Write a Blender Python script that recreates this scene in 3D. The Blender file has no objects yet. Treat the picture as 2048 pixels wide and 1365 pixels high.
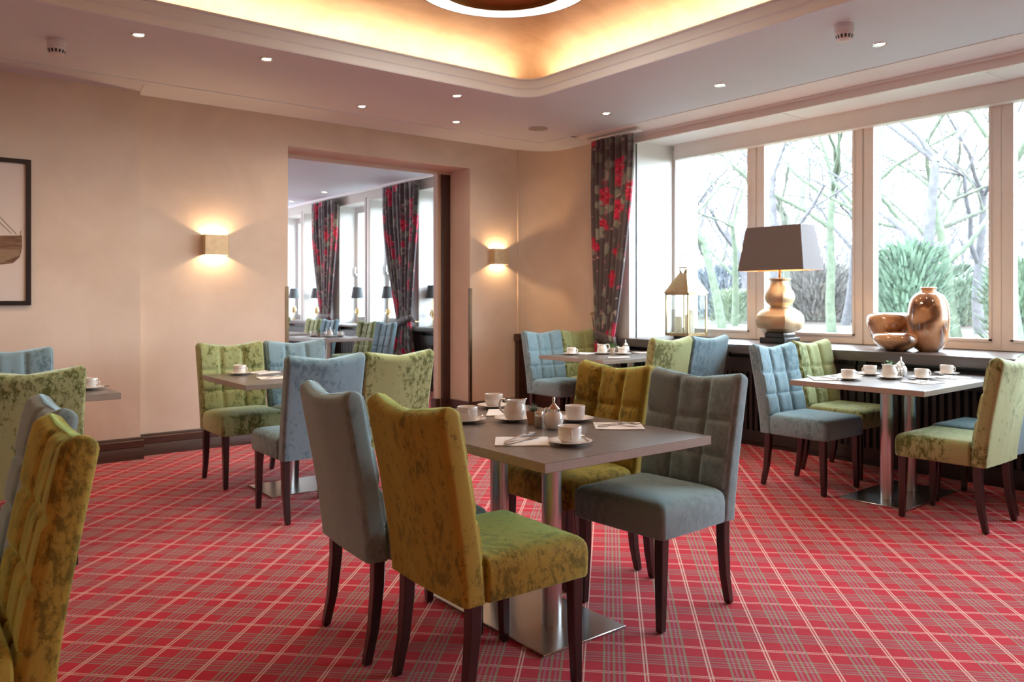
import bpy, bmesh, math, random
from mathutils import Vector, Matrix
S = bpy.context.scene
COL = S.collection
PI = math.pi
R = math.radians
random.seed(7)

# ---------------------------------------------------------------- camera
cam = bpy.data.cameras.new('camera')
cam.sensor_width = 36.0
cam.lens = 1599.0 / 2048.0 * 36.0
cam.shift_y = -85.5 / 2048.0
cam.clip_end = 400
cam.dof.use_dof = True
cam.dof.focus_distance = 3.1
cam.dof.aperture_fstop = 4.8
camo = bpy.data.objects.new('camera', cam)
COL.objects.link(camo)
camo.location = (0, 0, 1.25)
camo.rotation_euler = (R(90), 0, R(51.8825 - 90))
S.camera = camo

# ---------------------------------------------------------------- world, exposure
w = bpy.data.worlds.new('sky'); S.world = w; w.use_nodes = True
nt = w.node_tree; nt.nodes.clear()
out = nt.nodes.new('ShaderNodeOutputWorld'); bg = nt.nodes.new('ShaderNodeBackground')
tc = nt.nodes.new('ShaderNodeTexCoord'); sx = nt.nodes.new('ShaderNodeSeparateXYZ')
rp = nt.nodes.new('ShaderNodeValToRGB')
rp.color_ramp.elements[0].position = 0.0; rp.color_ramp.elements[0].color = (.82, .90, 1.0, 1)
rp.color_ramp.elements[1].position = .6; rp.color_ramp.elements[1].color = (.74, .86, 1.0, 1)
nt.links.new(tc.outputs['Generated'], sx.inputs[0]); nt.links.new(sx.outputs[2], rp.inputs[0])
nt.links.new(rp.outputs[0], bg.inputs[0]); nt.links.new(bg.outputs[0], out.inputs[0])
bg.inputs[1].default_value = 18.0

S.view_settings.view_transform = 'Standard'
S.view_settings.look = 'None'
S.view_settings.exposure = 0.16
S.view_settings.gamma = 1.0
S.view_settings.use_curve_mapping = False
S.cycles.max_bounces = 8
S.cycles.diffuse_bounces = 5
S.cycles.glossy_bounces = 3
S.cycles.transmission_bounces = 6
S.cycles.transparent_max_bounces = 12
S.cycles.caustics_reflective = False
S.cycles.caustics_refractive = False
S.cycles.sample_clamp_indirect = 4.0
S.cycles.use_denoising = True
try: S.cycles.denoiser = 'OPENIMAGEDENOISE'
except Exception: pass

WARM = (1.0, .62, .33)
WARMW = (1.0, .70, .44)

def lamp(name, kind, loc, power, color, parent=None, rot=(0, 0, 0), **kw):
    l = bpy.data.lights.new(name, kind); l.energy = power; l.color = color
    for k, v in kw.items(): setattr(l, k, v)
    o = bpy.data.objects.new(name, l); COL.objects.link(o)
    o.location = loc; o.rotation_euler = rot
    if parent: o.parent = parent
    return o

def portal(name, loc, rot, sx_, sy_):
    o = lamp(name, 'AREA', loc, 1.0, (1, 1, 1), rot=rot, shape='RECTANGLE', size=sx_, size_y=sy_)
    o.data.cycles.is_portal = True
    return o
# daylight portals in the big window (main room) and the window row of the next room
portal('window_daylight', (6.62, 1.9, 1.8), (0, R(90), 0), 1.95, 7.4)
portal('window_daylight', (6.42, 10.9, 1.8), (0, R(90), 0), 1.95, 7.6)

# ---------------------------------------------------------------- node helpers
class N:
    def __init__(s, name):
        s.m = bpy.data.materials.new(name); s.m.use_nodes = True
        s.t = s.m.node_tree; s.t.nodes.clear()
        s.o = s.t.nodes.new('ShaderNodeOutputMaterial')
    def n(s, typ, **kw):
        x = s.t.nodes.new(typ)
        for k, v in kw.items(): setattr(x, k, v)
        return x
    def l(s, a, b): s.t.links.new(a, b)
    def set(s, sock, v):
        if hasattr(v, 'links') or isinstance(v, bpy.types.NodeSocket): s.l(v, sock)
        else: sock.default_value = v
    def math(s, op, a, b=None, c=None, clamp=False):
        x = s.n('ShaderNodeMath', operation=op); x.use_clamp = clamp
        s.set(x.inputs[0], a)
        if b is not None: s.set(x.inputs[1], b)
        if c is not None: s.set(x.inputs[2], c)
        return x.outputs[0]
    def mix(s, f, a, b, blend='MIX'):
        x = s.n('ShaderNodeMix', data_type='RGBA', blend_type=blend)
        s.set(x.inputs[0], f)
        s.set(x.inputs[6], a if isinstance(a, bpy.types.NodeSocket) else (*a, 1) if len(a) == 3 else a)
        s.set(x.inputs[7], b if isinstance(b, bpy.types.NodeSocket) else (*b, 1) if len(b) == 3 else b)
        return x.outputs[2]
    def coord(s, which='Object', scale=None, rand=False):
        t = s.n('ShaderNodeTexCoord').outputs[which]
        if rand:
            oi = s.n('ShaderNodeObjectInfo')
            v = s.n('ShaderNodeVectorMath', operation='MULTIPLY_ADD')
            s.l(oi.outputs['Random'], v.inputs[0]); v.inputs[1].default_value = (17., 31., 23.); s.l(t, v.inputs[2])
            t = v.outputs[0]
        if scale:
            m = s.n('ShaderNodeMapping'); m.inputs['Scale'].default_value = scale; s.l(t, m.inputs[0]); t = m.outputs[0]
        return t
    def noise(s, v, sc, det=4., rough=.5, dist=0.):
        x = s.n('ShaderNodeTexNoise'); s.l(v, x.inputs['Vector'])
        x.inputs['Scale'].default_value = sc; x.inputs['Detail'].default_value = det
        x.inputs['Roughness'].default_value = rough; x.inputs['Distortion'].default_value = dist
        return x.outputs[0]
    def ramp(s, f, stops, interp='LINEAR'):
        x = s.n('ShaderNodeValToRGB'); s.l(f, x.inputs[0]); cr = x.color_ramp; cr.interpolation = interp
        while len(cr.elements) < len(stops): cr.elements.new(.5)
        for e, (p, c) in zip(cr.elements, stops):
            e.position = p; e.color = (*c, 1) if not isinstance(c, (int, float)) else (c, c, c, 1)
        return x.outputs[0]
    def bump(s, h, strength=.2, dist=.01):
        x = s.n('ShaderNodeBump'); x.inputs['Strength'].default_value = strength; x.inputs['Distance'].default_value = dist
        s.l(h, x.inputs['Height']); return x.outputs[0]
    def bsdf(s, color=(.8, .8, .8), rough=.5, metal=0., normal=None, **kw):
        b = s.n('ShaderNodeBsdfPrincipled')
        s.set(b.inputs['Base Color'], color if isinstance(color, bpy.types.NodeSocket) else (*color, 1))
        s.set(b.inputs['Roughness'], rough); s.set(b.inputs['Metallic'], metal)
        if normal is not None: s.l(normal, b.inputs['Normal'])
        for k, v in kw.items():
            k = {'coat': 'Coat Weight', 'coat_rough': 'Coat Roughness', 'sheen': 'Sheen Weight', 'sheen_rough': 'Sheen Roughness',
                 'sheen_tint': 'Sheen Tint', 'spec': 'Specular IOR Level', 'emit': 'Emission Color', 'emits': 'Emission Strength',
                 'alpha': 'Alpha', 'ior': 'IOR', 'sub': 'Subsurface Weight'}[k]
            if isinstance(v, tuple): v = (*v, 1)
            s.set(b.inputs[k], v)
        s.l(b.outputs[0], s.o.inputs[0]); return b

def simple(name, color, rough=.5, metal=0., nscale=None, namt=.1, bump=0., **kw):
    k = N(name); c = color; nm = None
    if nscale:
        v = k.coord('Object'); f = k.noise(v, nscale, 5., .6)
        c = k.mix(k.ramp(f, [(.3, 0.), (.7, 1.)]), tuple(x * (1 - namt) for x in color), tuple(min(1, x * (1 + namt)) for x in color))
        if bump: nm = k.bump(f, bump, .004)
    k.bsdf(c, rough, metal, nm, **kw)
    return k.m

M = {}
# plaster
def plaster(name, a, b):
    k = N(name); v = k.coord('Object')
    f = k.noise(v, 1.3, 6., .6, .6); g = k.noise(v, 5., 4., .6)
    c = k.mix(k.ramp(f, [(.35, 0.), (.65, 1.)]), a, b)
    c = k.mix(k.math('MULTIPLY', g, .25), c, tuple(x * .88 for x in a))
    k.bsdf(c, .62, 0, k.bump(k.noise(v, 60., 4.), .06, .003), spec=.35)
    return k.m
M['plaster'] = plaster('plaster_cream', (.60, .49, .385), (.70, .59, .48))
M['plaster_far'] = plaster('plaster_grey', (.62, .60, .54), (.68, .66, .60))
M['ceiling'] = simple('ceiling_paint', (.69, .76, .84), .6, nscale=2., namt=.02)
M['white'] = simple('white_paint', (.84, .84, .83), .45, nscale=3., namt=.02)
M['window'] = simple('window_frame_paint', (.80, .76, .72), .35, nscale=8., namt=.02)
M['darkwood'] = None
def wood(name, a, b, rough=.35, sc=(1, 1, 1), coat=.2):
    k = N(name); v = k.coord('Object', sc)
    f = k.noise(v, 6., 6., .65, 1.2)
    k.bsdf(k.mix(k.ramp(f, [(.3, 0.), (.7, 1.)]), a, b), rough, 0, k.bump(f, .08, .002), coat=coat, coat_rough=.25)
    return k.m
M['darkwood'] = wood('dark_mahogany', (.030, .012, .009), (.060, .026, .018), .38, (1, 1, 6))
M['skirting'] = wood('brown_stained_wood', (.040, .018, .012), (.075, .034, .022), .38, (.6, .6, 8))
M['radiator'] = wood('black_brown_slats', (.020, .016, .015), (.035, .028, .026), .45, (5, 5, .5), .1)
M['sill'] = wood('grey_brown_sill_board', (.085, .070, .066), (.125, .105, .098), .30, (6, .5, 6), .35)
M['legwood'] = wood('dark_chair_leg_wood', (.014, .006, .006), (.028, .010, .010), .3, (4, 4, .6), .5)
# crushed velvet
def velvet(name, dark, lite, sheen, warm=None):
    k = N(name); v = k.coord('Object', (1, 1, .62), rand=True)
    big = k.noise(v, 3.2, 2., .5, .3)
    f = k.noise(v, 34., 8., .78, .15)
    f2 = k.math('ADD', f, k.math('MULTIPLY', k.math('SUBTRACT', big, .5), .55))
    c = k.mix(k.ramp(f2, [(.39, 0.), (.49, 1.)]), dark, lite)
    fine = k.noise(v, 240., 3., .6)
    k.bsdf(c, .72, 0, k.bump(k.math('ADD', k.math('MULTIPLY', f, .6), k.math('MULTIPLY', fine, .25)), .22, .004),
           sheen=.8, sheen_rough=.45, sheen_tint=sheen, spec=.15)
    return k.m
M['green'] = velvet('green_crushed_velvet', (.085, .100, .020), (.310, .340, .150), (.80, .92, .65))
M['mustard'] = velvet('olive_mustard_crushed_velvet', (.140, .090, .010), (.345, .225, .034), (.65, .95, .35))  # the green velvet with warm lamp light put into its colour
M['blue'] = velvet('blue_crushed_velvet', (.095, .170, .205), (.190, .290, .330), (.65, .88, .95))
M['sage'] = velvet('grey_blue_velvet', (.155, .205, .205), (.210, .275, .280), (.60, .88, .95))  # the blue velvet, greyed by warm lamp light put into its colour
# steel
k = N('brushed_steel'); v = k.coord('Object', (60, 60, 1)); f = k.noise(v, 8., 3.)
k.bsdf(k.mix(f, (.50, .49, .48), (.66, .65, .64)), .30, 1., None); M['steel'] = k.m
k = N('brushed_steel_plate'); v = k.coord('Object'); f = k.noise(v, 9., 4., .6, .5)
k.bsdf(k.mix(f, (.50, .50, .50), (.60, .59, .58)), .27, 1., None); M['plate'] = k.m
M['chrome'] = simple('chrome', (.75, .73, .70), .14, 1.)
M['cutlery'] = simple('cutlery_steel', (.70, .66, .62), .2, 1.)
# table laminate
k = N('grey_brown_laminate'); v = k.coord('Object', (1, 3, 1), rand=True); f = k.noise(v, 5., 7., .62, .8); g = k.noise(v, 1.6, 3.)
c = k.mix(k.ramp(f, [(.3, 0.), (.7, 1.)]), (.095, .080, .074), (.165, .145, .135)); c = k.mix(k.math('MULTIPLY', g, .35), c, (.20, .18, .17))
k.bsdf(c, .30, 0, None, spec=.6); M['tabletop'] = k.m
M['tableedge'] = simple('taupe_edge_band', (.34, .30, .255), .42, nscale=30., namt=.06)
M['china'] = simple('white_china', (.86, .82, .77), .16, spec=.6, coat=.4, coat_rough=.06)
M['napkin'] = simple('white_paper_napkin', (.88, .86, .84), .85, nscale=60., namt=.03, bump=.1)
M['terracotta'] = simple('terracotta_pot', (.42, .20, .11), .7, nscale=30., namt=.12)
M['creampot'] = simple('cream_pot', (.62, .50, .38), .7, nscale=30., namt=.08)
M['leaf'] = simple('plant_leaf', (.10, .26, .06), .5, nscale=40., namt=.3)
M['leafgrey'] = simple('grey_green_succulent_leaf', (.16, .22, .15), .5, nscale=40., namt=.2)
M['sugar'] = simple('white_sugar_in_glass', (.80, .77, .73), .12, nscale=30., namt=.03, coat=1., coat_rough=.03)
M['pepper'] = simple('ground_pepper_in_glass', (.36, .31, .27), .12, nscale=200., namt=.4, coat=1., coat_rough=.03)
M['salt'] = simple('salt_in_glass', (.72, .70, .68), .12, nscale=200., namt=.05, coat=1., coat_rough=.03)
M['brass'] = simple('antique_brass', (.52, .38, .20), .32, 1., nscale=12., namt=.12)
M['gold'] = simple('champagne_gold_metal', (.60, .45, .29), .44, 1., nscale=6., namt=.08)
M['gold2'] = simple('polished_gold', (.72, .55, .30), .25, 1.)
M['sconce'] = simple('champagne_sconce', (.66, .50, .30), .42, .45, nscale=20., namt=.12)
M['black'] = simple('black_lacquer', (.012, .011, .011), .3, coat=.4)
M['frameblack'] = simple('black_brown_frame', (.012, .006, .005), .4)
M['shade'] = simple('taupe_satin_shade', (.115, .090, .085), .55, nscale=60., namt=.05, sheen=.6, sheen_tint=(.8, .8, .9))
M['shadein'] = simple('gold_shade_lining', (.75, .50, .28), .5)
M['shadegrey'] = simple('grey_lamp_shade', (.055, .062, .066), .7, sheen=.3)
M['bronzedark'] = simple('dark_bronze', (.16, .105, .06), .38, .9, nscale=12., namt=.12)
k = N('cream_candle_wax'); b_ = k.bsdf((.85, .80, .70), .5)
tl = k.n('ShaderNodeBsdfTranslucent'); tl.inputs[0].default_value = (.95, .90, .80, 1); ms = k.n('ShaderNodeMixShader'); ms.inputs[0].default_value = .55
k.l(b_.outputs[0], ms.inputs[1]); k.l(tl.outputs[0], ms.inputs[2]); k.l(ms.outputs[0], k.o.inputs[0]); M['wax'] = k.m
M['plastic'] = simple('white_detector_plastic', (.76, .74, .72), .4)
M['slot'] = simple('dark_slot', (.03, .03, .03), .6)
M['grille'] = simple('grey_speaker_grille', (.42, .40, .38), .6)
def emit(name, c, s):
    k = N(name); e = k.n('ShaderNodeEmission'); e.inputs[0].default_value = (*c, 1); e.inputs[1].default_value = s
    k.l(e.outputs[0], k.o.inputs[0]); return k.m
M['bulb'] = emit('downlight_bulb', (1., .86, .66), 14.)
M['opal'] = emit('opal_ring_light', (1., .90, .80), 1.35)
M['led'] = emit('led_tape', WARM, 6.)
# glass: thin pane
def pane_mat(name, tint, refl=1.0):
    k = N(name); t = k.n('ShaderNodeBsdfTransparent'); t.inputs[0].default_value = (*tint, 1)
    g = k.n('ShaderNodeBsdfGlossy'); g.inputs['Roughness'].default_value = .02
    f = k.n('ShaderNodeLayerWeight'); f.inputs[0].default_value = .5
    mx = k.n('ShaderNodeMixShader'); k.l(k.math('ADD', k.math('MULTIPLY', k.math('POWER', f.outputs['Facing'], 5.), refl * .5), .02), mx.inputs[0])
    k.l(t.outputs[0], mx.inputs[1]); k.l(g.outputs[0], mx.inputs[2]); k.l(mx.outputs[0], k.o.inputs[0]); return k.m
M['pane'] = pane_mat('window_glass', (.97, .99, .98), .8)
M['clearglass'] = pane_mat('clear_glass', (.94, .96, .95), 1.2)
# golden leaf ceiling
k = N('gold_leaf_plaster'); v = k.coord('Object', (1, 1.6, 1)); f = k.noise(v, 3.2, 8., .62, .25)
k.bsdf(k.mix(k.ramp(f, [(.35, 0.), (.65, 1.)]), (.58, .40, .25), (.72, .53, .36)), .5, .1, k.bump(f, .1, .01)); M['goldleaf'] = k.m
k = N('bronze_inner_disc'); v = k.coord('Object'); f = k.noise(v, 5., 6., .6, .5)
k.bsdf(k.mix(f, (.35, .17, .05), (.55, .30, .10)), .35, .6); M['bronze'] = k.m
# marbled brown glass vases
k = N('marbled_caramel_glass'); v = k.coord('Object', (1, 1, 1.1), rand=True)
d = k.noise(v, 3.2, 5., .6, 1.2)
wv = k.n('ShaderNodeTexWave', wave_type='BANDS'); k.l(v, wv.inputs[0]); wv.inputs['Scale'].default_value = 2.8; wv.inputs['Distortion'].default_value = 7.; wv.inputs['Detail'].default_value = 3.; wv.inputs['Detail Scale'].default_value = 1.2
c = k.ramp(wv.outputs[1], [(0., (.12, .045, .018)), (.16, (.26, .105, .042)), (.4, (.44, .20, .085)), (1., (.62, .33, .17))])
c = k.mix(k.ramp(d, [(.56, 0.), (.70, 1.)]), c, (.42, .19, .08))
k.bsdf(c, .12, 0, None, coat=1., coat_rough=.04, spec=.6); M['vase'] = k.m
# carpet tartan
k = N('red_tartan_carpet'); t = k.coord('Object')
sp = k.n('ShaderNodeSeparateXYZ'); k.l(t, sp.inputs[0]); X, Y = sp.outputs[0], sp.outputs[1]
u = k.math('MULTIPLY', k.math('ADD', X, Y), .70711); vv = k.math('MULTIPLY', k.math('SUBTRACT', Y, X), .70711)
def fam(s, other, P, c0, gw):
    ph = k.math('ABSOLUTE', k.math('SUBTRACT', k.math('FRACT', k.math('ADD', k.math('DIVIDE', k.math('SUBTRACT', s, c0), P), 100.5)), .5))
    dw = k.math('MULTIPLY', ph, P); db = k.math('SUBTRACT', P / 2, dw)
    whi = k.math('COMPARE', dw, .0053, .0028)
    gr = k.math('MAXIMUM', k.math('LESS_THAN', db, .0040), k.math('COMPARE', db, .0340, .0042))
    li = k.math('COMPARE', db, .0185, .0036)
    band = k.math('LESS_THAN', db, .039)
    dash = k.math('LESS_THAN', k.math('FRACT', k.math('ADD', k.math('MULTIPLY', other, 118.), k.math('MULTIPLY', s, 118.))), .62)
    return whi, gr, li, band, dash
wU, gU, lU, bU, dU = fam(u, vv, .2265, 3.145, 1)
wV, gV, lV, bV, dV = fam(vv, u, .2120, -.125, 1)
tn = k.noise(t, 3., 3.); fn = k.noise(t, 260., 2., .7)
base = k.mix(tn, (.50, .005, .024), (.62, .009, .040))
base = k.mix(k.math('MULTIPLY', k.math('MAXIMUM', bU, bV), .35), base, (.34, .05, .075))
GR, LI, WH = (.27, .37, .24), (.42, .30, .38), (.92, .74, .62)
def lay(c, mask, dash, col, a, b):
    f = k.math('MULTIPLY', mask, k.math('ADD', b, k.math('MULTIPLY', dash, a - b)))
    return k.mix(f, c, col)
c = lay(base, gU, dU, GR, .72, .24); c = lay(c, lU, dU, LI, .50, .14); c = lay(c, wU, dU, WH, .80, .22)
c = lay(c, gV, dV, GR, .86, .28); c = lay(c, lV, dV, LI, .62, .18); c = lay(c, wV, dV, WH, .95, .32)
c = k.mix(k.math('MULTIPLY', k.math('MULTIPLY', k.math('MAXIMUM', gU, lU), k.math('MAXIMUM', gV, lV)), .55), c, (.36, .42, .32))
c = k.mix(k.math('MULTIPLY', fn, .30), c, (.20, .02, .03))
k.bsdf(c, .9, 0, k.bump(fn, .5, .004), sheen=.22, sheen_rough=.4, sheen_tint=(1., .8, .8), spec=.1); M['carpet'] = k.m
# floral curtain
def curtain_mat():
    k = N('floral_curtain_fabric')
    t = k.n('ShaderNodeUVMap').outputs[0]
    nz = k.n('ShaderNodeTexNoise'); k.l(t, nz.inputs['Vector']); nz.inputs['Scale'].default_value = 9.; nz.inputs['Detail'].default_value = 4.
    dv = k.n('ShaderNodeVectorMath', operation='MULTIPLY_ADD'); k.l(nz.outputs[1], dv.inputs[0]); dv.inputs[1].default_value = (.16, .16, 0); k.l(t, dv.inputs[2])
    def blobs(scale, lo, hi, rnd, off):
        mp = k.n('ShaderNodeMapping'); mp.inputs['Location'].default_value = off; k.l(dv.outputs[0], mp.inputs[0])
        vo = k.n('ShaderNodeTexVoronoi'); k.l(mp.outputs[0], vo.inputs['Vector']); vo.inputs['Scale'].default_value = scale
        m = k.ramp(vo.outputs['Distance'], [(lo, 1.), (hi, 0.)])
        s2 = k.n('ShaderNodeSeparateColor'); k.l(vo.outputs['Color'], s2.inputs[0])
        return k.math('MULTIPLY', m, k.math('LESS_THAN', s2.outputs[0], rnd)), vo.outputs['Distance'], s2.outputs[1]
    base = k.mix(k.noise(t, 4., 3.), (.060, .045, .047), (.105, .080, .084))
    lf, _, lr = blobs(7., .40, .50, .75, (3, 1, 0))
    c = k.mix(lf, base, k.mix(lr, (.095, .105, .080), (.27, .27, .23)))
    fl, fd, fr = blobs(4.2, .38, .46, .52, (0, 0, 0))
    pet = k.noise(t, 30., 3., .6, 1.)
    red = k.mix(k.ramp(pet, [(.4, 0.), (.6, 1.)]), (.26, .004, .022), (.68, .020, .085))
    c = k.mix(fl, c, red)
    sm, sd, sr = blobs(18., .20, .32, .45, (7, 2, 0))
    c = k.mix(sm, c, k.mix(sr, (.45, .36, .30), (.38, .10, .14)))
    k.bsdf(c, .75, 0, k.bump(k.noise(t, 300., 2.), .1, .002), sheen=.35, sheen_tint=(.9, .85, .95)); return k.m
M['curtain'] = curtain_mat()
M['curtainplain'] = simple('curtain_lining', (.10, .085, .095), .7, sheen=.3)

# ---------------------------------------------------------------- mesh helpers
def nb(): return bmesh.new()
def add_box(bm, x0, x1, y0, y1, z0, z1, mi=0):
    vs = [bm.verts.new(p) for p in ((x0, y0, z0), (x1, y0, z0), (x1, y1, z0), (x0, y1, z0), (x0, y0, z1), (x1, y0, z1), (x1, y1, z1), (x0, y1, z1))]
    fs = []
    for q in ((0, 3, 2, 1), (4, 5, 6, 7), (0, 1, 5, 4), (1, 2, 6, 5), (2, 3, 7, 6), (3, 0, 4, 7)):
        f = bm.faces.new([vs[i] for i in q]); f.material_index = mi; fs.append(f)
    return vs, fs
def boxm(*a, bev=0., seg=2):
    bm = nb(); add_box(bm, *a)
    if bev: bmesh.ops.bevel(bm, geom=bm.edges[:] , offset=bev, segments=seg, affect='EDGES', profile=.6)
    return bm
def add_quad(bm, pts, mi=0):
    f = bm.faces.new([bm.verts.new(p) for p in pts]); f.material_index = mi; return f
def add_loft(bm, rings, cap0=True, cap1=True, closed=True, mi=0):
    R_ = [[bm.verts.new(p) for p in r] for r in rings]
    n = len(R_[0])
    for a, b in zip(R_, R_[1:]):
        for i in range(n if closed else n - 1):
            j = (i + 1) % n
            try: bm.faces.new((a[i], a[j], b[j], b[i])).material_index = mi
            except ValueError: pass
    if cap0: bm.faces.new(list(reversed(R_[0]))).material_index = mi
    if cap1: bm.faces.new(R_[-1]).material_index = mi
    return R_
def add_lathe(bm, prof, seg=32, c=(0, 0, 0), cap0=True, cap1=True):
    rings = [[(c[0] + r * math.cos(2 * PI * i / seg), c[1] + r * math.sin(2 * PI * i / seg), c[2] + z) for i in range(seg)] for r, z in prof]
    return add_loft(bm, rings, cap0, cap1)
def add_tube(bm, pts, rad, seg=8, cap=True):
    pts = [Vector(p) for p in pts]; n = len(pts)
    rads = rad if isinstance(rad, (list, tuple)) else [rad] * n
    rings = []; prev = None
    for i, p in enumerate(pts):
        d = (pts[min(i + 1, n - 1)] - pts[max(i - 1, 0)]).normalized()
        if prev is None:
            a = d.cross(Vector((0, 0, 1)));
            if a.length < .05: a = d.cross(Vector((0, 1, 0)))
            a.normalize()
        else:
            a = (prev - d * prev.dot(d)).normalized()
        prev = a; b = d.cross(a)
        rings.append([p + (a * math.cos(2 * PI * k_ / seg) + b * math.sin(2 * PI * k_ / seg)) * rads[i] for k_ in range(seg)])
    add_loft(bm, rings, cap, cap)
def add_prism(bm, poly, z0, z1, mi=0):
    a = [bm.verts.new((x, y, z0)) for x, y in poly]; b = [bm.verts.new((x, y, z1)) for x, y in poly]
    n = len(poly)
    for i in range(n): bm.faces.new((a[i], a[(i + 1) % n], b[(i + 1) % n], b[i])).material_index = mi
    bm.faces.new(list(reversed(a))).material_index = mi; bm.faces.new(b).material_index = mi
def mesh(name, bm, mats, smooth=40):
    bmesh.ops.recalc_face_normals(bm, faces=bm.faces[:])
    me = bpy.data.meshes.new(name); bm.to_mesh(me); bm.free()
    for m in (mats if isinstance(mats, (list, tuple)) else [mats]): me.materials.append(m)
    if smooth:
        for p in me.polygons: p.use_smooth = True
        me.set_sharp_from_angle(angle=R(smooth))
    return me
def obj(name, bm, mats, parent=None, smooth=40, loc=None, rot=None, label=None):
    me = bm if isinstance(bm, bpy.types.Mesh) else mesh(name, bm, mats, smooth)
    o = bpy.data.objects.new(name, me); COL.objects.link(o)
    if parent: o.parent = parent
    if loc: o.location = loc
    if rot: o.rotation_euler = rot
    if label: o['label'] = label
    return o
def tag(o, label, cat, group=None):
    o['label'] = label; o['category'] = cat
    if group: o['group'] = group
    return o
def thing(name, label, cat, loc=(0, 0, 0), rz=0., group=None):
    o = bpy.data.objects.new(name, None); COL.objects.link(o); o.location = loc; o.rotation_euler = (0, 0, rz)
    o.empty_display_size = .1
    return tag(o, label, cat, group)
def struct(name, bm, m, parent=None, smooth=40, label=None):
    o = obj(name, bm, m, parent, smooth)
    if not parent: o['kind'] = 'structure'
    if label: o['label'] = label
    return o
def dup(root, loc, rz, label, group=None):
    r = root.copy(); COL.objects.link(r); r.location = loc; r.rotation_euler = (0, 0, rz); r['label'] = label
    if group: r['group'] = group
    for ch in list(root.children):
        c_ = ch.copy(); COL.objects.link(c_); c_.parent = r
        for g in list(ch.children):
            d_ = g.copy(); COL.objects.link(d_); d_.parent = c_
    return r
class Proto:
    """first call places the built thing itself, later calls copy it"""
    def __init__(s, root): s.root = root; s.used = False
    def put(s, loc, rz, label, group=None):
        if not s.used:
            s.used = True; r = s.root; r.location = loc; r.rotation_euler = (0, 0, rz); r['label'] = label
            if group: r['group'] = group
            return r
        return dup(s.root, loc, rz, label, group)

# ================================================================ SETTING
WX = 5.80          # window wall plane
# ---- floor
bm = nb(); add_quad(bm, [(-3.6, -3.1, 0), (6.0, -3.1, 0), (6.0, 16.2, 0), (-3.6, 16.2, 0)])
struct('floor', bm, M['carpet'], smooth=0, label='red tartan carpet laid diagonally')
# ---- ceiling with tray opening
TX0, TX1, TY0, TY1, TR = -1.4, 4.21, -1.0, 5.12, .20
def rrect(x0, x1, y0, y1, r, seg=10):
    p = []
    for cx_, cy_, a0 in ((x1 - r, y0 + r, -90), (x1 - r, y1 - r, 0), (x0 + r, y1 - r, 90), (x0 + r, y0 + r, 180)):
        for i in range(seg + 1):
            a = R(a0 + 90 * i / seg); p.append((cx_ + r * math.cos(a), cy_ + r * math.sin(a)))
    return p
CZ = 2.90
bm = nb()
outer = [(-3.6, -3.1), (5.56, -3.1), (5.56, 6.48), (-3.6, 6.48)]
inner = rrect(TX0, TX1, TY0, TY1, TR)
ed = []
for loop in (outer, inner):
    vs = [bm.verts.new((x, y, CZ)) for x, y in loop]
    for i in range(len(vs)): ed.append(bm.edges.new((vs[i], vs[(i + 1) % len(vs)])))
bmesh.ops.triangle_fill(bm, use_beauty=True, use_dissolve=False, edges=ed)
struct('ceiling', bm, M['ceiling'], smooth=0, label='white ceiling around the lit tray')
# perimeter cove of the ceiling (swept profile, distance from the wall / height)
prof = [(0., 2.862), (.02, 2.872), (.06, 2.882), (.14, 2.890), (.30, 2.893), (.318, 2.893), (.318, 2.902)]
def sweep_profile(bm, path, prof_, sign=1):
    """path: list of (x,y,nx,ny) with the normal into the room"""
    rings = [[(x + nx * d, y + ny * d, z) for d, z in prof_] for x, y, nx, ny in path]
    add_loft(bm, rings, False, False, closed=False)
bm = nb()
sweep_profile(bm, [(-3.6, 6.68, 0, -1), (1.565, 6.68, 0, -1)], [(d * .637 if d > .1 else d, z) for d, z in prof])
add_quad(bm, [(1.565, 6.68, 2.862), (1.565, 6.80, 2.862), (1.565, 6.80, 2.91), (1.565, 6.48, 2.91)])
sweep_profile(bm, [(1.565, 6.80, 0, -1), (5.45, 6.80, 0, -1)] + [(5.45 + .35 * math.sin(R(a)), 6.45 + .35 * math.cos(R(a)), -math.sin(R(a)), -math.cos(R(a))) for a in range(9, 90, 9)] + [(5.80, 6.45, -1, 0), (5.80, 6.02, -1, 0)],
              [(d, z) for d, z in prof])
struct('trim_1', bm, M['ceiling'], label='shallow cove along the back wall')
# backing above the cove (closes the ceiling)
bm = nb(); add_box(bm, -3.6, 6.7, 6.40, 7.2, 2.905, 3.0); add_box(bm, 5.5, 6.8, -3.1, 7.2, 2.905, 3.0)
struct('edge_ceiling', bm, M['ceiling'], smooth=0)
# window side: groove, cove, white lip, fascia, bay ceiling
bm = nb()
sweep_profile(bm, [(WX, 6.02, -1, 0), (WX, -3.1, -1, 0)], [(.012, 2.855), (.05, 2.868), (.12, 2.882), (.22, 2.893), (.243, 2.895), (.243, 2.902)])
add_box(bm, 5.782, 5.803, -3.1, 6.02, 2.838, 2.856)
struct('trim_2', bm, M['white'], label='white lip above the window bay')
bm = nb(); add_box(bm, 5.803, 5.84, -3.1, 6.02, 2.778, 2.905)
struct('trim_3', bm, M['window'], label='beige fascia board above the window bay')
bm = nb(); add_box(bm, 5.84, 6.75, -3.1, 6.4, 2.835, 2.905)
for y in (3.95, 2.35, .8): add_box(bm, 5.845, 6.42, y, y + .02, 2.829, 2.836)
struct('trim_4', bm, M['white'], label='white ceiling of the window bay')
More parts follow.
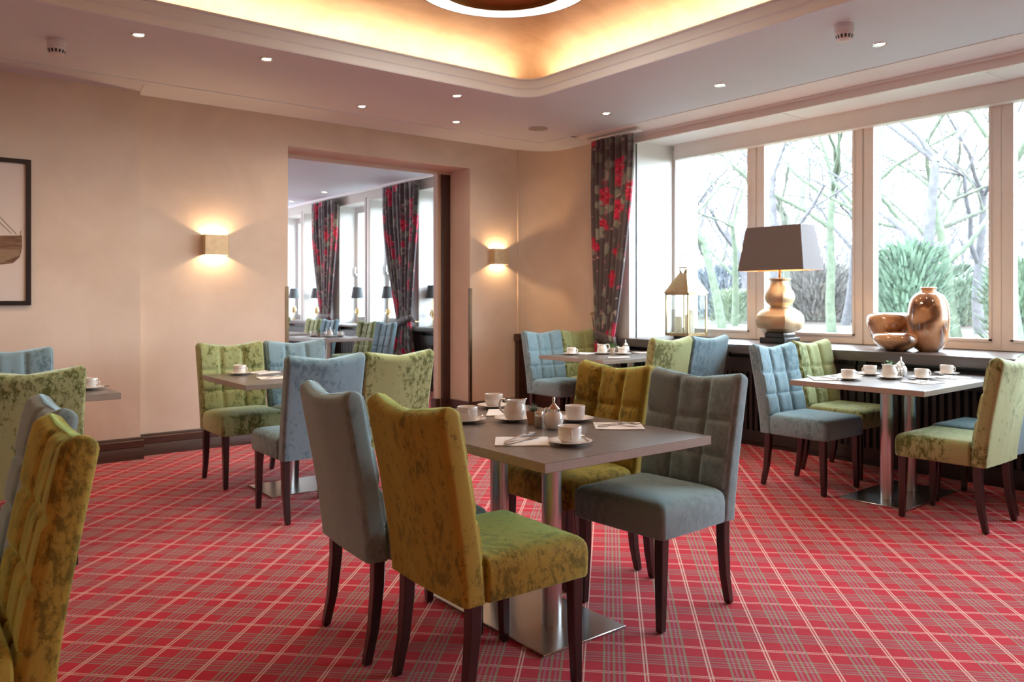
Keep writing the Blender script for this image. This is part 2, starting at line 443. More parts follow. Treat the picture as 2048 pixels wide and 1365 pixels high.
# ---- walls
def wall(name, *boxes, m='plaster', label=None):
    bm = nb()
    for b in boxes: add_box(bm, *b)
    return struct(name, bm, M[m], smooth=0, label=label)
wall('wall_back', (-3.7, 1.565, 6.68, 7.17, 0, 2.90), (1.565, 2.811, 6.80, 7.17, 0, 2.90), (2.811, 4.782, 6.80, 7.17, 2.601, 2.90), (4.782, 5.45, 6.80, 7.17, 0, 2.90),
     label='cream plaster wall with the wide doorway')
# curved corner and pier on the window side
bm = nb()
path = [(5.45, 6.79)] + [(5.45 + .35 * math.sin(R(a)), 6.45 + .34 * math.cos(R(a))) for a in range(0, 91, 9)] + [(5.80, 6.02), (5.93, 6.02), (5.93, 6.02)]
path = [(5.41, 6.79), (5.41, 7.1)][::-1] + path[:-1] + [(5.93, 6.4), (6.1, 7.1)]
a = [bm.verts.new((x, y, 0)) for x, y in path]; b = [bm.verts.new((x, y, 2.90)) for x, y in path]
for i in range(len(path)): bm.faces.new((a[i], a[(i + 1) % len(path)], b[(i + 1) % len(path)], b[i]))
struct('corner_wall', bm, M['plaster'], smooth=30, label='rounded cream wall corner beside the window bay')
wall('wall_left', (-3.7, -3.6, -3.2, 6.9, 0, 3.0))
wall('wall_rear', (-3.7, 6.8, -3.2, -3.1, 0, .9), (-3.7, 6.8, -3.2, -3.1, 2.6, 3.0), (-3.7, 6.8, -3.2, -3.1, .9, 2.6))
wall('wall_right', (5.93, 6.9, 5.55, 7.17, 0, 2.9), (5.84, 5.95, 5.55, 6.0, 0, 2.9), (5.95, 6.9, -3.1, 5.56, 0, .80), (5.84, 6.9, -3.1, -1.80, 0, 2.9), m='white', label='white reveal of the window bay')
# tray: moulding, trough, golden vault
bm = nb()
def offs(d):
    return rrect(TX0 + d, TX1 - d, TY0 + d, TY1 - d, max(.02, TR - d))
pr = [(0., 2.895), (.012, 2.893), (.016, 2.902), (.006, 2.93), (.002, 2.958), (.012, 2.966), (.012, 2.972), (.0, 2.976), (.0, 3.03), (.014, 3.036), (.014, 3.046), (-.03, 3.05), (-.26, 3.052)]
add_loft(bm, [[(x, y, z) for x, y in offs(d)] for d, z in pr], False, False)
struct('trim_5', bm, M['ceiling'], label='stepped moulding around the lit ceiling tray')
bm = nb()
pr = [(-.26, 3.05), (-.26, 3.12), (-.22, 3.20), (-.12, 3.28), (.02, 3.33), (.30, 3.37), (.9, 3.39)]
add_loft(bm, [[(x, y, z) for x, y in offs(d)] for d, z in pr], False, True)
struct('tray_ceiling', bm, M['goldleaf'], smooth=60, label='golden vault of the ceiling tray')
# LED tape hidden in the trough: four lamps
def led(loc, size, axis, aim):
    return lamp('cove_light', 'AREA', loc, 17. * size / 5., (1., .74, .48), rot=(aim[0], aim[1], 0), shape='RECTANGLE', size=size if axis == 'x' else .04, size_y=.04 if axis == 'x' else size)
led(((TX0 + TX1) / 2, TY1 + .15, 3.075), TX1 - TX0 - .1, 'x', (R(180 - 22), 0))
led(((TX0 + TX1) / 2, TY0 - .15, 3.075), TX1 - TX0 - .1, 'x', (R(180 + 22), 0))
led((TX1 + .15, (TY0 + TY1) / 2, 3.075), TY1 - TY0 - .1, 'y', (0, R(180 + 22)))
led((TX0 - .15, (TY0 + TY1) / 2, 3.075), TY1 - TY0 - .1, 'y', (0, R(180 - 22)))
# ---- baseboards
def board(bm, pts, h=.172, t=.022):
    pr_ = [(0, 0), (t, 0), (t, .085), (t - .004, .09), (t - .004, .094), (t, .098), (t, .145), (t - .006, .152), (t - .006, .158), (t - .012, h), (0, h)]
    for (x0, y0), (x1, y1) in zip(pts, pts[1:]):
        d = Vector((x1 - x0, y1 - y0)).normalized(); nx, ny = d.y, -d.x
        add_loft(bm, [[(x0 + nx * q - d.x * 0, y0 + ny * q, z) for q, z in pr_], [(x1 + nx * q + 0, y1 + ny * q, z) for q, z in pr_]], True, True)
bm = nb(); board(bm, [(-3.6, 6.68), (1.587, 6.68)]); board(bm, [(1.565, 6.70), (1.565, 6.80)][::1]); board(bm, [(1.565, 6.80), (2.811, 6.80)])
struct('baseboard_left', bm, M['skirting'])
bm = nb(); board(bm, [(4.76, 6.80), (5.37, 6.80)]); 
add_box(bm, 4.76, 4.782, 6.78, 7.17, 0, .172)
struct('baseboard_right', bm, M['skirting'])
bm = nb(); add_box(bm, 2.811, 2.833, 6.79, 7.17, 0, .172)
struct('baseboard_doorway', bm, M['skirting'])
# ---- wainscot on the pier, with cap
bm = nb()
def arc(x, y, r): return [(x + r * math.sin(R(a)), y + r * math.cos(R(a))) for a in range(0, 91, 10)]
inn = [(5.37, 6.79)] + [(5.45, 6.79)] + arc(5.45, 6.45, .345)[1:] + [(5.795, 5.66)]
ou = [(5.37, 6.72)] + [(5.45, 6.72)] + arc(5.45, 6.45, .27)[1:] + [(5.72, 5.66)]
add_prism(bm, ou + inn[::-1], 0, .835)
struct('trim_6', bm, M['darkwood'], label='dark wood wainscot of the rounded corner')
bm = nb()
ou2 = [(5.353, 6.705)] + [(5.45, 6.705)] + arc(5.45, 6.45, .255)[1:] + [(5.705, 5.66)]
inn2 = [(5.353, 6.79)] + inn[1:]
add_prism(bm, ou2 + inn2[::-1], .79, .866)
struct('trim_7', bm, M['skirting'], label='brown wood cap of the wainscot')

# ---- window sill board
bm = boxm(5.72, 6.52, -1.80, 5.62, .782, .857, bev=.004)
tag(obj('window_sill_board', bm, M['sill']), 'long dark grey brown sill board under the big window', 'window sill')
# ---- windows (frame + pane)
GY = [(5.51, 4.63), (4.44, 3.575), (3.387, 2.503), (2.335, 1.45), (1.28, .40), (.22, -.65), (-.83, -1.70)]
for i, (y1, y0) in enumerate(GY):
    bm = nb(); o = .085; zt = 2.70
    ys = y0 - o; ye = y1 + o
    # sash profile: outer frame then inner sash step
    for (a0, a1, z0, z1) in ((ys, ye, .862, .945), (ys, ye, zt, zt + .1), (ys, y0, .945, zt), (y1, ye, .945, zt)):
        add_box(bm, 6.50, 6.57, a0, a1, z0, z1)
    add_box(bm, 6.545, 6.585, ys, ye, .80, zt + .1) if False else None
    for (a0, a1, z0, z1) in ((y0 - .02, y1 + .02, .925, .945), (y0 - .02, y0, .93, zt), (y1, y1 + .02, .93, zt)):
        add_box(bm, 6.492, 6.50, a0, a1, z0, z1)
    wdw = struct('window_%d' % (i + 1), bm, M['window'], smooth=0, label='tall fixed window light in the big window')
    if i < 4:
        hb = nb(); add_box(hb, 6.486, 6.492, (y0 + y1) / 2 - .06, (y0 + y1) / 2 + .06, .862, .874)
        obj('drain_cover', hb, M['window'], wdw)
    pb = nb(); add_box(pb, 6.530, 6.536, y0, y1, .945, zt); obj('pane', pb, M['pane'], wdw, smooth=0)
# mullion posts between the lights, frame at the ends
for j, (ya, yb) in enumerate([(5.60, 5.56)] + [(GY[i][1] - .083, GY[i + 1][0] + .083) for i in range(6)] + [(-1.785, -1.80)]):
    y0, y1 = min(ya, yb), max(ya, yb)
    bm = nb(); add_box(bm, 6.515, 6.60, y0 - .002, y1 + .002, .80, 2.83)
    struct('trim_%d' % (10 + j), bm, M['window'], smooth=0, label='window post')
bm = nb(); add_box(bm, 6.515, 6.60, -1.8, 5.6, .80, .865); add_box(bm, 6.515, 6.6, -1.8, 5.6, 2.79, 2.84)
struct('trim_20', bm, M['window'], smooth=0)
bm = nb(); add_box(bm, 6.42, 6.51, -1.80, 5.47, 2.68, 2.84); add_box(bm, 6.415, 6.42, -1.8, 5.472, 2.682, 2.690)
struct('trim_21', bm, M['window'], smooth=0, label='beige blind box above the big window')
# ---- radiator covers below the sill
def radiator(y0, y1, label, x=5.78, slats=None):
    t = thing('radiator_cover', label, 'radiator cover', (x, y0, 0), 0, 'slatted radiator covers under the windows')
    L = y1 - y0
    bm = nb(); add_box(bm, 0, .03, 0, .05, .04, .745); add_box(bm, 0, .03, L - .05, L, .04, .745)
    add_box(bm, 0, .03, .05, L - .05, .62, .745); add_box(bm, 0, .03, .05, L - .05, .04, .13)
    obj('panel_frame', bm, M['radiator'], t, smooth=0)
    bm = nb(); n = int((L - .1) / .052)
    for i in range(n):
        yy = .05 + (i + .5) * (L - .1) / n; add_box(bm, .004, .024, yy - .013, yy + .013, .13, .62)
    obj('slat_grille', bm, M['radiator'], t, smooth=0)
    bm = nb(); add_box(bm, .055, .06, 0.01, L - .01, .04, .76); obj('back_panel', bm, M['slot'], t, smooth=0)
    for s0 in (0, L - .06):
        bm = nb(); add_box(bm, .012, .05, s0, s0 + .06, .745, .782); obj('spacer', bm, M['radiator'], t, smooth=0)
    return t
for (a0, a1, lb) in ((4.40, 5.62, 'dark slatted radiator cover behind the corner table, beside the curtain'),
                     (3.16, 4.38, 'dark slatted radiator cover below the gold lamp'),
                     (1.92, 3.14, 'dark slatted radiator cover below the caramel vases'),
                     (.68, 1.90, 'dark slatted radiator cover behind the green chair at the right edge')):
    radiator(a0, a1, lb)
bm = nb(); add_box(bm, 5.81, 5.83, -1.8, .66, .0, .8); add_box(bm, 5.80, 5.815, -1.8, 5.62, 0, .05)
struct('trim_22', bm, M['radiator'], smooth=0)

# ---- corner guards of the doorway (brass strips)
for x, s, lb in ((2.811, -1, 'brass corner guard strip on the left edge of the doorway'), (4.782, 1, 'brass corner guard strip on the right edge of the doorway')):
    bm = nb(); add_box(bm, min(x, x + s * .022), max(x, x + s * .022), 6.794, 6.80, .172, 1.355)
    add_box(bm, min(x, x - s * .006), max(x, x - s * .006), 6.794, 6.824, .172, 1.355)
    tag(obj('corner_guard', bm, M['bronzedark'], smooth=0), lb, 'corner guard', 'brass corner guards of the doorway')
# ---- sliding door retracted in its pocket + header track
t = thing('sliding_door', 'dark wood sliding door pushed back into the wall, only its edge showing', 'door', (4.70, 7.18, 0)); t['kind'] = 'structure'; del t['category']; t.name = 'door_1'
obj('door_leaf', boxm(0, .9, 0, .045, .01, 2.585, bev=.002), M['darkwood'], t)
obj('edge_pull', boxm(-.004, .03, .006, .036, .92, 1.13, bev=.002), M['bronzedark'], t, label='brass edge pull')
bm = nb(); add_box(bm, 2.70, 5.6, 7.17, 7.185, 2.575, 2.61); add_box(bm, 2.6, 5.6, 7.225, 7.30, 2.585, 2.9); add_box(bm, 4.665, 5.6, 7.24, 7.32, 0, 2.9); add_box(bm, 2.2, 2.811, 7.17, 7.32, 0, 2.9)
struct('trim_23', bm, M['plaster'], smooth=0)
bm = nb(); add_box(bm, 2.8, 4.8, 7.172, 7.224, 2.586, 2.6); struct('trim_24', bm, M['slot'], smooth=0)
bm = nb(); add_box(bm, 4.64, 4.70, 7.235, 7.33, 0, .172); struct('baseboard_door', bm, M['skirting'], smooth=0)

# ================================================================ NEXT ROOM shell
FY1 = 16.1
bm = nb(); add_box(bm, -3.6, 6.8, 7.17, FY1 + .1, 2.888, 2.98); struct('ceiling_next_room', bm, M['ceiling'], smooth=0)
wall('wall_far', (-.2, 6.9, FY1, FY1 + .1, 0, .9), (-.2, 6.9, FY1, FY1 + .1, 2.5, 2.9), (4.2, 6.9, FY1, FY1 + .1, .9, 2.5), (-.2, 1.6, FY1, FY1 + .1, .9, 2.5), m='plaster_far')  # opening added in this unseen wall so more daylight enters
portal('window_daylight', (2.9, FY1 + .15, 1.7), (R(-90), 0, 0), 2.6, 1.6)  # portal for the added far wall opening
wall('wall_far_left', (-.3, -.2, 7.17, FY1, 0, 2.9), m='plaster_far')
wall('divider_wall', (-.3, 2.6, 7.17, 7.3, 0, 2.9), (4.8, 6.9, 7.17, 7.3, 0, 2.9), m='plaster_far')
OP = [(7.60, 8.45), (8.61, 9.46), (10.02, 10.87), (11.05, 11.90), (12.44, 13.29), (13.44, 14.29), (14.90, 15.75)]
bm = nb(); ys = [7.17] + [v for o_ in OP for v in o_] + [FY1]
for i in range(0, len(ys), 2): add_box(bm, WX, 6.30, ys[i], ys[i + 1], .857, 2.74)
add_box(bm, WX, 6.30, 7.17, FY1, 2.74, 2.9); add_box(bm, 5.90, 6.30, 7.17, FY1, 0, .80)
struct('window_row_wall', bm, M['white'], smooth=0, label='white wall with a row of deep windows in the next room')
bm = nb(); add_box(bm, 5.785, WX, 7.3, FY1, 2.79, 2.888)
for i in range(len(OP)):
    y0, y1 = OP[i]
    for (a0, a1, z0, z1) in ((y0 - .05, y0, .857, 2.79), (y1, y1 + .05, .857, 2.79), (y0, y1, 2.74, 2.79)): add_box(bm, 5.79, WX, a0, a1, z0, z1)
struct('trim_25', bm, M['plaster_far'], smooth=0)
for i, (y0, y1) in enumerate(OP):
    bm = nb()
    for (a0, a1, z0, z1) in ((y0, y1, .857, .95), (y0, y1, 2.64, 2.74), (y0, y0 + .08, .95, 2.64), (y1 - .08, y1, .95, 2.64)): add_box(bm, 6.08, 6.14, a0, a1, z0, z1)
    wdw = struct('window_%d' % (11 + i), bm, M['white'], smooth=0, label='deep set window of the next room')
    pb = nb(); add_box(pb, 6.11, 6.116, y0 + .08, y1 - .08, .95, 2.64); obj('pane', pb, M['pane'], wdw, smooth=0)
    if i in (2, 3):
        hb = nb(); add_box(hb, 6.04, 6.08, y1 - .06, y1 - .03, 1.62, 1.65); add_box(hb, 6.04, 6.05, y1 - .06, y1 - .03, 1.62, 1.76); obj('window_handle', hb, M['white'], wdw)
bm = boxm(5.70, 6.10, 7.3, FY1, .80, .857, bev=.004)
tag(obj('window_sill_board', bm, M['sill']), 'long grey sill board seen through the doorway', 'window sill')
for k_, (y0, y1, lb) in enumerate(((7.9, 9.4, 'grey slatted radiator cover seen through the doorway, right of the tied curtain'),
                  (10.4, 11.9, 'grey slatted radiator cover behind the chairs, between the two far curtains'),
                  (12.6, 14.1, 'grey slatted radiator cover at the far left of the doorway view'))):
    radiator(y0, y1, lb, x=5.76)
bm = nb()
for y0, y1 in ((7.3, 7.88), (9.42, 10.38), (11.92, 12.58), (14.12, FY1)): add_box(bm, 5.775, 5.79, y0, y1, 0, .80)
struct('trim_26', bm, M['radiator'], smooth=0)
# ================================================================ LIGHT FITTINGS
def make_downlight():
    t = thing('downlight', '', 'downlight', (0, 0, 0))
    bm = nb(); add_lathe(bm, [(.030, .002), (.033, -.004), (.043, -.006), (.046, 0), (.046, .004)], 24, cap0=False, cap1=False); obj('trim_ring', bm, M['chrome'], t)
    bm = nb(); add_lathe(bm, [(.001, -.0015), (.029, -.0015), (.030, .003)], 24, cap0=True, cap1=False); obj('bulb', bm, M['bulb'], t)
    lamp('light', 'SPOT', (0, 0, -.02), 20., WARMW, t, spot_size=R(140), spot_blend=.8, shadow_soft_size=.03)
    return t
dl = Proto(make_downlight())
G = 'recessed ceiling downlights'
for (x, y, lb) in ((1.25, 5.38, 'recessed downlight at upper left, next to the smoke detector'),
                   (2.07, 5.38, 'recessed downlight second from the left, under the tray edge'),
                   (3.224, 6.20, 'recessed downlight above the left end of the doorway'),
                   (3.665, 5.40, 'recessed downlight nearest below the tray corner'),
                   (4.202, 6.20, 'recessed downlight above the right half of the doorway'),
                   (5.06, 5.09, 'recessed downlight above the curtain'),
                   (5.08, 3.87, 'recessed downlight in front of the big window, middle one'),
                   (5.08, 2.61, 'recessed downlight at upper right beside the smoke detector')):
    dl.put((x, y, CZ - .0005), 0, lb, G)
for (x, y) in ((5.08, 1.3), (5.08, 0.0), (.4, 5.38), (-.5, 5.38), (2.0, -1.6), (.2, -1.6), (-1.9, -.8), (-1.9, .6), (-1.9, 2.0), (-1.9, 3.4)):  # unseen downlights, added as warm fill for the foreground chairs
    dl.put((x, y, CZ - .0005), 0, 'recessed downlight outside the view of the photo', 'downlights outside the frame')
for (x, y, lb) in ((5.34, 11.48, 'small downlight in the next room, nearer one'), (5.40, 12.9, 'small downlight in the next room, farther one at left')):
    dl.put((x, y, 2.8875), 0, lb, 'downlights of the next room')
# wall sconces
def make_sconce():
    t = thing('wall_sconce', '', 'wall lamp')
    bm = nb(); w_, d_, h_, th = .098, .088, .083, .004
    add_box(bm, -w_, w_, -d_, -d_ + th, -h_, h_); add_box(bm, -w_, -w_ + th, -d_, 0, -h_, h_); add_box(bm, w_ - th, w_, -d_, 0, -h_, h_)
    obj('shade_box', bm, M['sconce'], t, smooth=0)
    bm = nb(); add_box(bm, -.03, .03, -.02, -.001, -.05, .05); obj('wall_mount', bm, M['white'], t, smooth=0)
    bm = nb(); add_lathe(bm, [(.001, -.028), (.010, -.02), (.010, .02), (.001, .028)], 12, (0, -.045, 0)); obj('bulb', bm, M['bulb'], t)
    lamp('light', 'POINT', (0, -.045, .034), 9., (1., .62, .32), t, shadow_soft_size=.012)
    lamp('light', 'POINT', (0, -.045, -.034), 9., (1., .62, .32), t, shadow_soft_size=.012)
    return t
sc = Proto(make_sconce())
sc.put((2.165, 6.799, 1.694), 0, 'square gold wall sconce glowing left of the doorway', 'gold wall sconces')
sc.put((5.13, 6.799, 1.690), 0, 'square gold wall sconce glowing right of the doorway', 'gold wall sconces')
# ring light
t = thing('ring_ceiling_light', 'large round ceiling light with glowing white ring and bronze centre', 'ceiling light', (2.96, 3.86, 3.15))
bm = nb(); add_lathe(bm, [(.41, 0.), (.544, 0.)], 96, cap0=False, cap1=False); obj('opal_ring', bm, M['opal'], t)
bm = nb(); add_lathe(bm, [(.544, -.001), (.552, -.001), (.552, .235), (.544, .235)], 96, cap0=False, cap1=False); obj('outer_rim', bm, M['bronze'], t)
bm = nb(); add_lathe(bm, [(.001, .075), (.30, .065), (.41, .03), (.41, -.002)], 96, cap0=True, cap1=False); obj('inner_dish', bm, M['bronze'], t)
lamp('light', 'AREA', (0, 0, -.01), 38., (1., .84, .66), t, shape='DISK', size=1.0)
# smoke detectors, speaker
def make_detector():
    t = thing('smoke_detector', '', 'smoke detector')
    bm = nb(); add_lathe(bm, [(.053, 0), (.056, -.004), (.056, -.044), (.051, -.046)], 32, cap0=False, cap1=False); obj('base_ring', bm, M['plastic'], t)
    bm = nb(); add_lathe(bm, [(.051, -.045), (.054, -.050), (.052, -.064), (.042, -.092), (.030, -.098), (.001, -.098)], 32, cap0=False, cap1=True); obj('detector_head', bm, M['plastic'], t)
    bm = nb()
    for i in range(14):
        a = 2 * PI * i / 14
        for (r0, z0, r1, z1) in ((.0525, -.066, .0445, -.086),):
            p = [(r0 * math.cos(a + s_), r0 * math.sin(a + s_), z0) for s_ in (-.13, .13)] + [(r1 * math.cos(a + s_) * 1.01, r1 * math.sin(a + s_) * 1.01, z1) for s_ in (.13, -.13)]
            add_quad(bm, p)
    obj('vent_slots', bm, M['slot'], t, smooth=0)
    return t
sd = Proto(make_detector())
sd.put((.863, 5.81, CZ), 0, 'white smoke detector at the upper left of the ceiling', 'smoke detectors')
sd.put((4.555, 2.557, CZ), .2, 'white smoke detector at the upper right, near the window', 'smoke detectors')
t = thing('ceiling_speaker', 'flush round ceiling speaker near the rounded corner', 'speaker', (4.989, 5.949, CZ))
bm = nb(); add_lathe(bm, [(.095, 0), (.095, -.006), (.085, -.009), (.080, -.006)], 40, cap0=False, cap1=False); obj('bezel', bm, M['grille'], t)
bm = nb(); add_lathe(bm, [(.001, -.004), (.081, -.0055)], 40, cap0=True, cap1=False); obj('grille', bm, M['grille'], t)
# ================================================================ PICTURE
t = thing('framed_picture', 'black framed ship drawing cut off by the left edge', 'picture', (.828, 6.679, 1.20))
W_, H_, B_ = 1.45, 1.045, .032
bm = nb()
for (a0, a1, z0, z1) in ((-W_, 0, 0, B_), (-W_, 0, H_ - B_, H_), (-W_, -W_ + B_, B_, H_ - B_), (-B_, 0, B_, H_ - B_)): add_box(bm, a0, a1, -.028, -.001, z0, z1)
obj('picture_frame', bm, M['frameblack'], t, smooth=0)
bm = nb(); add_quad(bm, [(-W_ + B_, -.014, B_), (-B_, -.014, B_), (-B_, -.014, H_ - B_), (-W_ + B_, -.014, H_ - B_)])
pp = obj('paper', bm, simple('picture_paper', (.66, .58, .52), .5), t, smooth=0)
bm = nb()
hull = [(-1.30, .50), (-1.22, .36), (-1.10, .30), (-.20, .285), (-.11, .30), (-.068, .345), (-.055, .41), (-.055, .50), (-.30, .485), (-.7, .475)]
n = [bm.verts.new((x, -.0155, z)) for x, z in hull]; bm.faces.new(n)
k = N('ship_hull_print'); v = k.coord('Object', (1, 1, 30)); f = k.noise(v, 6., 4., .7)
k.bsdf(k.mix(k.ramp(f, [(.4, 0.), (.6, 1.)]), (.10, .045, .018), (.24, .13, .07)), .6)
obj('ship_hull', bm, k.m, pp, smooth=0)
bm = nb(); add_quad(bm, [(-1.05, -.0160, .302), (-.20, -.0160, .290), (-.068, -.0160, .36), (-.068, -.0160, .395), (-1.1, -.0160, .395)])
obj('lower_hull', bm, simple('ship_lower_hull_print', (.26, .17, .10), .6, nscale=60., namt=.2), pp, smooth=0)
bm = nb()
for a_, b_ in (((-.5, .98), (-.09, .51)), ((-.5, .93), (-.12, .51)), ((-.9, .98), (-.5, .6)), ((-.24, .49), (-.20, .515)), ((-.9, .48), (-.9, 1.0)), ((-.5, .48), (-.5, 1.0)), ((-.065, .50), (-.060, .535)), ((-.38, .515), (-.20, .515)), ((-.5, .85), (-.22, .50))):
    add_tube(bm, [(a_[0], -.0158, a_[1]), (b_[0], -.0158, b_[1])], .0012, 4)
obj('rigging', bm, simple('ship_rigging_print', (.10, .06, .04), .6), pp, smooth=0)

# ================================================================ CHAIRS
def backrest_bm():
    bm = nb(); hw = .228; z0, z1 = .352, .880
    nz, nf, nr, ns = 46, 36, 16, 5
    rings = []
    def dims(v):
        lean = .012 + .088 * (v ** 1.35)
        th = .078 - .006 * v
        return lean, th
    loopn = None
    extra = [(.0, 0.), ] 
    vs_ = [i / nz for i in range(nz + 1)]
    rows = [(v, 1.0, 0.) for v in vs_] + [(1.0, math.cos(R(a)), math.sin(R(a)) * .030) for a in (25, 50, 70, 84)]
    for v, sh, up in rows:
        lean, th = dims(v)
        ring = []
        yc = -.232 + th / 2 - lean
        th_ = th * (.15 + .85 * sh)
        hw_ = hw * (1 + .03 * v) - (1 - sh) * .022
        zbase = z0 + (z1 - z0) * v + up
        def pt(x, side, d):
            xn = max(-1, min(1, x / hw_))
            bow = .020 * (1 - abs(xn)) * (.35 + .65 * v)     # V-shaped shell: centre further back
            ear = .030 * (abs(xn) ** 2.2) * v
            yy = yc - bow + side * d
            return (x, yy, zbase + ear * (v ** 3))
        h = th_ / 2; r = min(.018, h * .9)
        # front (side +1) from +x to -x
        for i in range(nf + 1):
            x = (hw_ - r) * (1 - 2 * i / nf)
            d = h
            if sh > .2:
                xn = x / hw_
                gx = min(abs(abs(xn) - .335), 1) * hw_
                g = math.exp(-(gx / .010) ** 2)
                rowf = v * (z1 - z0)
                gz = 0
                for zz in (.115, .255, .395):
                    gz = max(gz, math.exp(-((rowf - zz) / .008) ** 2) * (1.0 if rowf < .50 else 0))
                pil = .010
                cellx = (xn * 1.5 * 1.0) ; cx_ = abs(((xn + 1) * 1.5) % 1 - .5) * 2
                d = h + pil * (1 - cx_ ** 4) * (.5 + .5 * sh) - (.013 * max(g, gz * .75)) * sh * min(1, v * 20)
                zc = 0
                prev_ = [-.02, .115, .255, .395, .545]
                for q0, q1 in zip(prev_, prev_[1:]):
                    if q0 <= rowf < q1:
                        m_ = (rowf - q0) / (q1 - q0); zc = 1 - abs(2 * m_ - 1) ** 4
                d += .005 * zc
            ring.append(pt(x, 1, d))
        for i in range(1, ns + 1):   # round left side front
            a = R(90 * i / ns); ring.append(pt(-(hw_ - r) - r * math.sin(a), 1, h - r + r * math.cos(a)))
        for i in range(0, ns):
            a = R(90 * i / ns); ring.append(pt(-(hw_ - r) - r * math.cos(a), -1, h - r + r * math.sin(a)))
        for i in range(nr + 1):
            x = -(hw_ - r) + (2 * (hw_ - r)) * i / nr
            ring.append(pt(x, -1, h - (.0025 if abs(i - nr / 2) < .5 and sh > .5 else 0)))
        for i in range(1, ns + 1):
            a = R(90 * i / ns); ring.append(pt((hw_ - r) + r * math.sin(a), -1, h - r + r * math.cos(a)))
        for i in range(0, ns):
            a = R(90 * i / ns); ring.append(pt((hw_ - r) + r * math.cos(a), 1, h - r + r * math.sin(a)))
        rings.append(ring)
    add_loft(bm, rings)
    bmesh.ops.remove_doubles(bm, verts=bm.verts[:], dist=.0004)
    return bm
def seat_bm():
    bm = nb(); rings = []
    hw, y0, y1 = .232, -.165, .235
    n = 12
    def loop(z, ins, rc):
        x1 = hw - ins; yb = y0 + ins * .2; yf = y1 - ins
        p = []
        for cx_, cy_, a0 in ((x1 - rc, yb + .01, -90), (x1 - rc, yf - rc, 0), (-x1 + rc, yf - rc, 90), (-x1 + rc, yb + .01, 180)):
            rr = rc if cy_ > 0 else .01
            for i in range(7):
                a = R(a0 + 90 * i / 6); p.append((cx_ + (rc if cy_ > 0 else rc) * math.cos(a), cy_ + rr * math.sin(a), z))
        return p
    for z, ins in ((.350, .010), (.353, .003), (.360, .0), (.43, -.002), (.452, .001), (.466, .007), (.476, .018), (.482, .034), (.487, .07), (.490, .12), (.491, .18)):
        rings.append(loop(z, ins, .022 if ins < .1 else .01))
    add_loft(bm, rings)
    return bm
def leg_bm(sx_, front):
    bm = nb()
    x = sx_ * .196
    if front: pts = [(x, .198, .36, .021), (x, .200, .20, .0185), (x * 1.01, .205, .012, .0145), (x * 1.01, .205, .004, .013)]
    else: pts = [(x, -.196, .36, .021), (x, -.198, .26, .020), (x, -.212, .12, .017), (x * 1.01, -.235, .012, .0145), (x * 1.01, -.236, .004, .013)]
    rings = [[(px_ + a * r, py_ + b * r, pz_) for a, b in ((-1, -.82), (-.82, -1), (.82, -1), (1, -.82), (1, .82), (.82, 1), (-.82, 1), (-1, .82))] for px_, py_, pz_, r in pts]
    add_loft(bm, rings)
    return bm
def glide_bm(sx_, front):
    bm = nb(); y = .205 if front else -.236
    add_lathe(bm, [(.009, 0.), (.010, .004)], 10, (sx_ * .198, y, 0)); return bm
BR, ST = mesh('backrest', backrest_bm(), M['green'], 35), mesh('seat', seat_bm(), M['green'], 50)
LEGS = [(mesh('leg', leg_bm(s, f), M['legwood'], 30), mesh('glide', glide_bm(s, f), M['black'], 30)) for s in (-1, 1) for f in (True, False)]
def make_chair(col):
    t = thing('dining_chair', '', 'chair')
    a = BR.copy(); a.materials[0] = M[col]; obj('backrest', a, None, t)
    b = ST.copy(); b.materials[0] = M[col]; obj('seat', b, None, t)
    for l_, g_ in LEGS:
        lo = obj('leg', l_, None, t); obj('glide', g_, None, lo)
    return t
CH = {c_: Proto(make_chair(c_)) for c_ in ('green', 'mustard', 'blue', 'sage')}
def chair(col, x, y, deg, label, group):
    # deg: facing direction in the floor plane (0 = +X); local front is +Y
    return CH[col].put((x, y, 0), R(deg - 90), label, group)
G1 = 'chairs round the main table in the middle'
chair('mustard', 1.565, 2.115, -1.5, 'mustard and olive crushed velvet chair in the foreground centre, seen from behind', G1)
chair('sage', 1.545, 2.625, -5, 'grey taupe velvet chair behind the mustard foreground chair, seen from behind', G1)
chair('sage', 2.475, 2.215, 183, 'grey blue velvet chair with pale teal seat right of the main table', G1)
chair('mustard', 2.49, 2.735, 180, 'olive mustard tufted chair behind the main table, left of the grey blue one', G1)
G2 = 'chairs round the table by the doorway'
chair('green', 1.945, 5.455, 270, 'green tufted velvet chair against the cream wall, facing the room', G2)
chair('blue', 2.425, 5.45, 270, 'pale blue tufted chair behind the doorway table, mostly hidden', G2)
chair('blue', 1.945, 4.465, 90, 'blue velvet chair seen from behind at the doorway table', G2)
chair('green', 2.415, 4.47, 90, 'green crushed velvet chair seen from behind in front of the doorway', G2)
G3 = 'chairs round the window table on the right'
chair('blue', 4.845, 2.95, 270, 'blue tufted velvet chair left of the right window table', G3)
chair('green', 5.47, 3.05, 270, 'green tufted chair between the blue chair and the right window table', G3)
chair('green', 4.78, 2.02, 91, 'green velvet chair cut by the right edge, turned away', G3)
chair('blue', 5.30, 2.06, 90, 'blue chair hidden behind the green chair at the right edge', G3)
G4 = 'chairs round the corner table under the window'
chair('blue', 5.02, 5.64, 270, 'pale blue tufted chair in the corner beside the dark wainscot', G4)
chair('green', 5.487, 5.66, 270, 'light green tufted chair in front of the floral curtain', G4)
chair('green', 4.97, 4.56, 90, 'green velvet chair seen from behind below the brass lantern', G4)
chair('blue', 5.45, 4.56, 90, 'bright blue velvet chair seen from behind next to the window sill', G4)
G5 = 'chairs round the table at the left edge'
chair('blue', .62, 5.60, 270, 'blue tufted chair top behind the table at the left edge', G5)
chair('green', .50, 4.44, 90, 'dark green velvet chair seen from behind at the left edge', G5)
G6 = 'chairs in the left foreground corner'
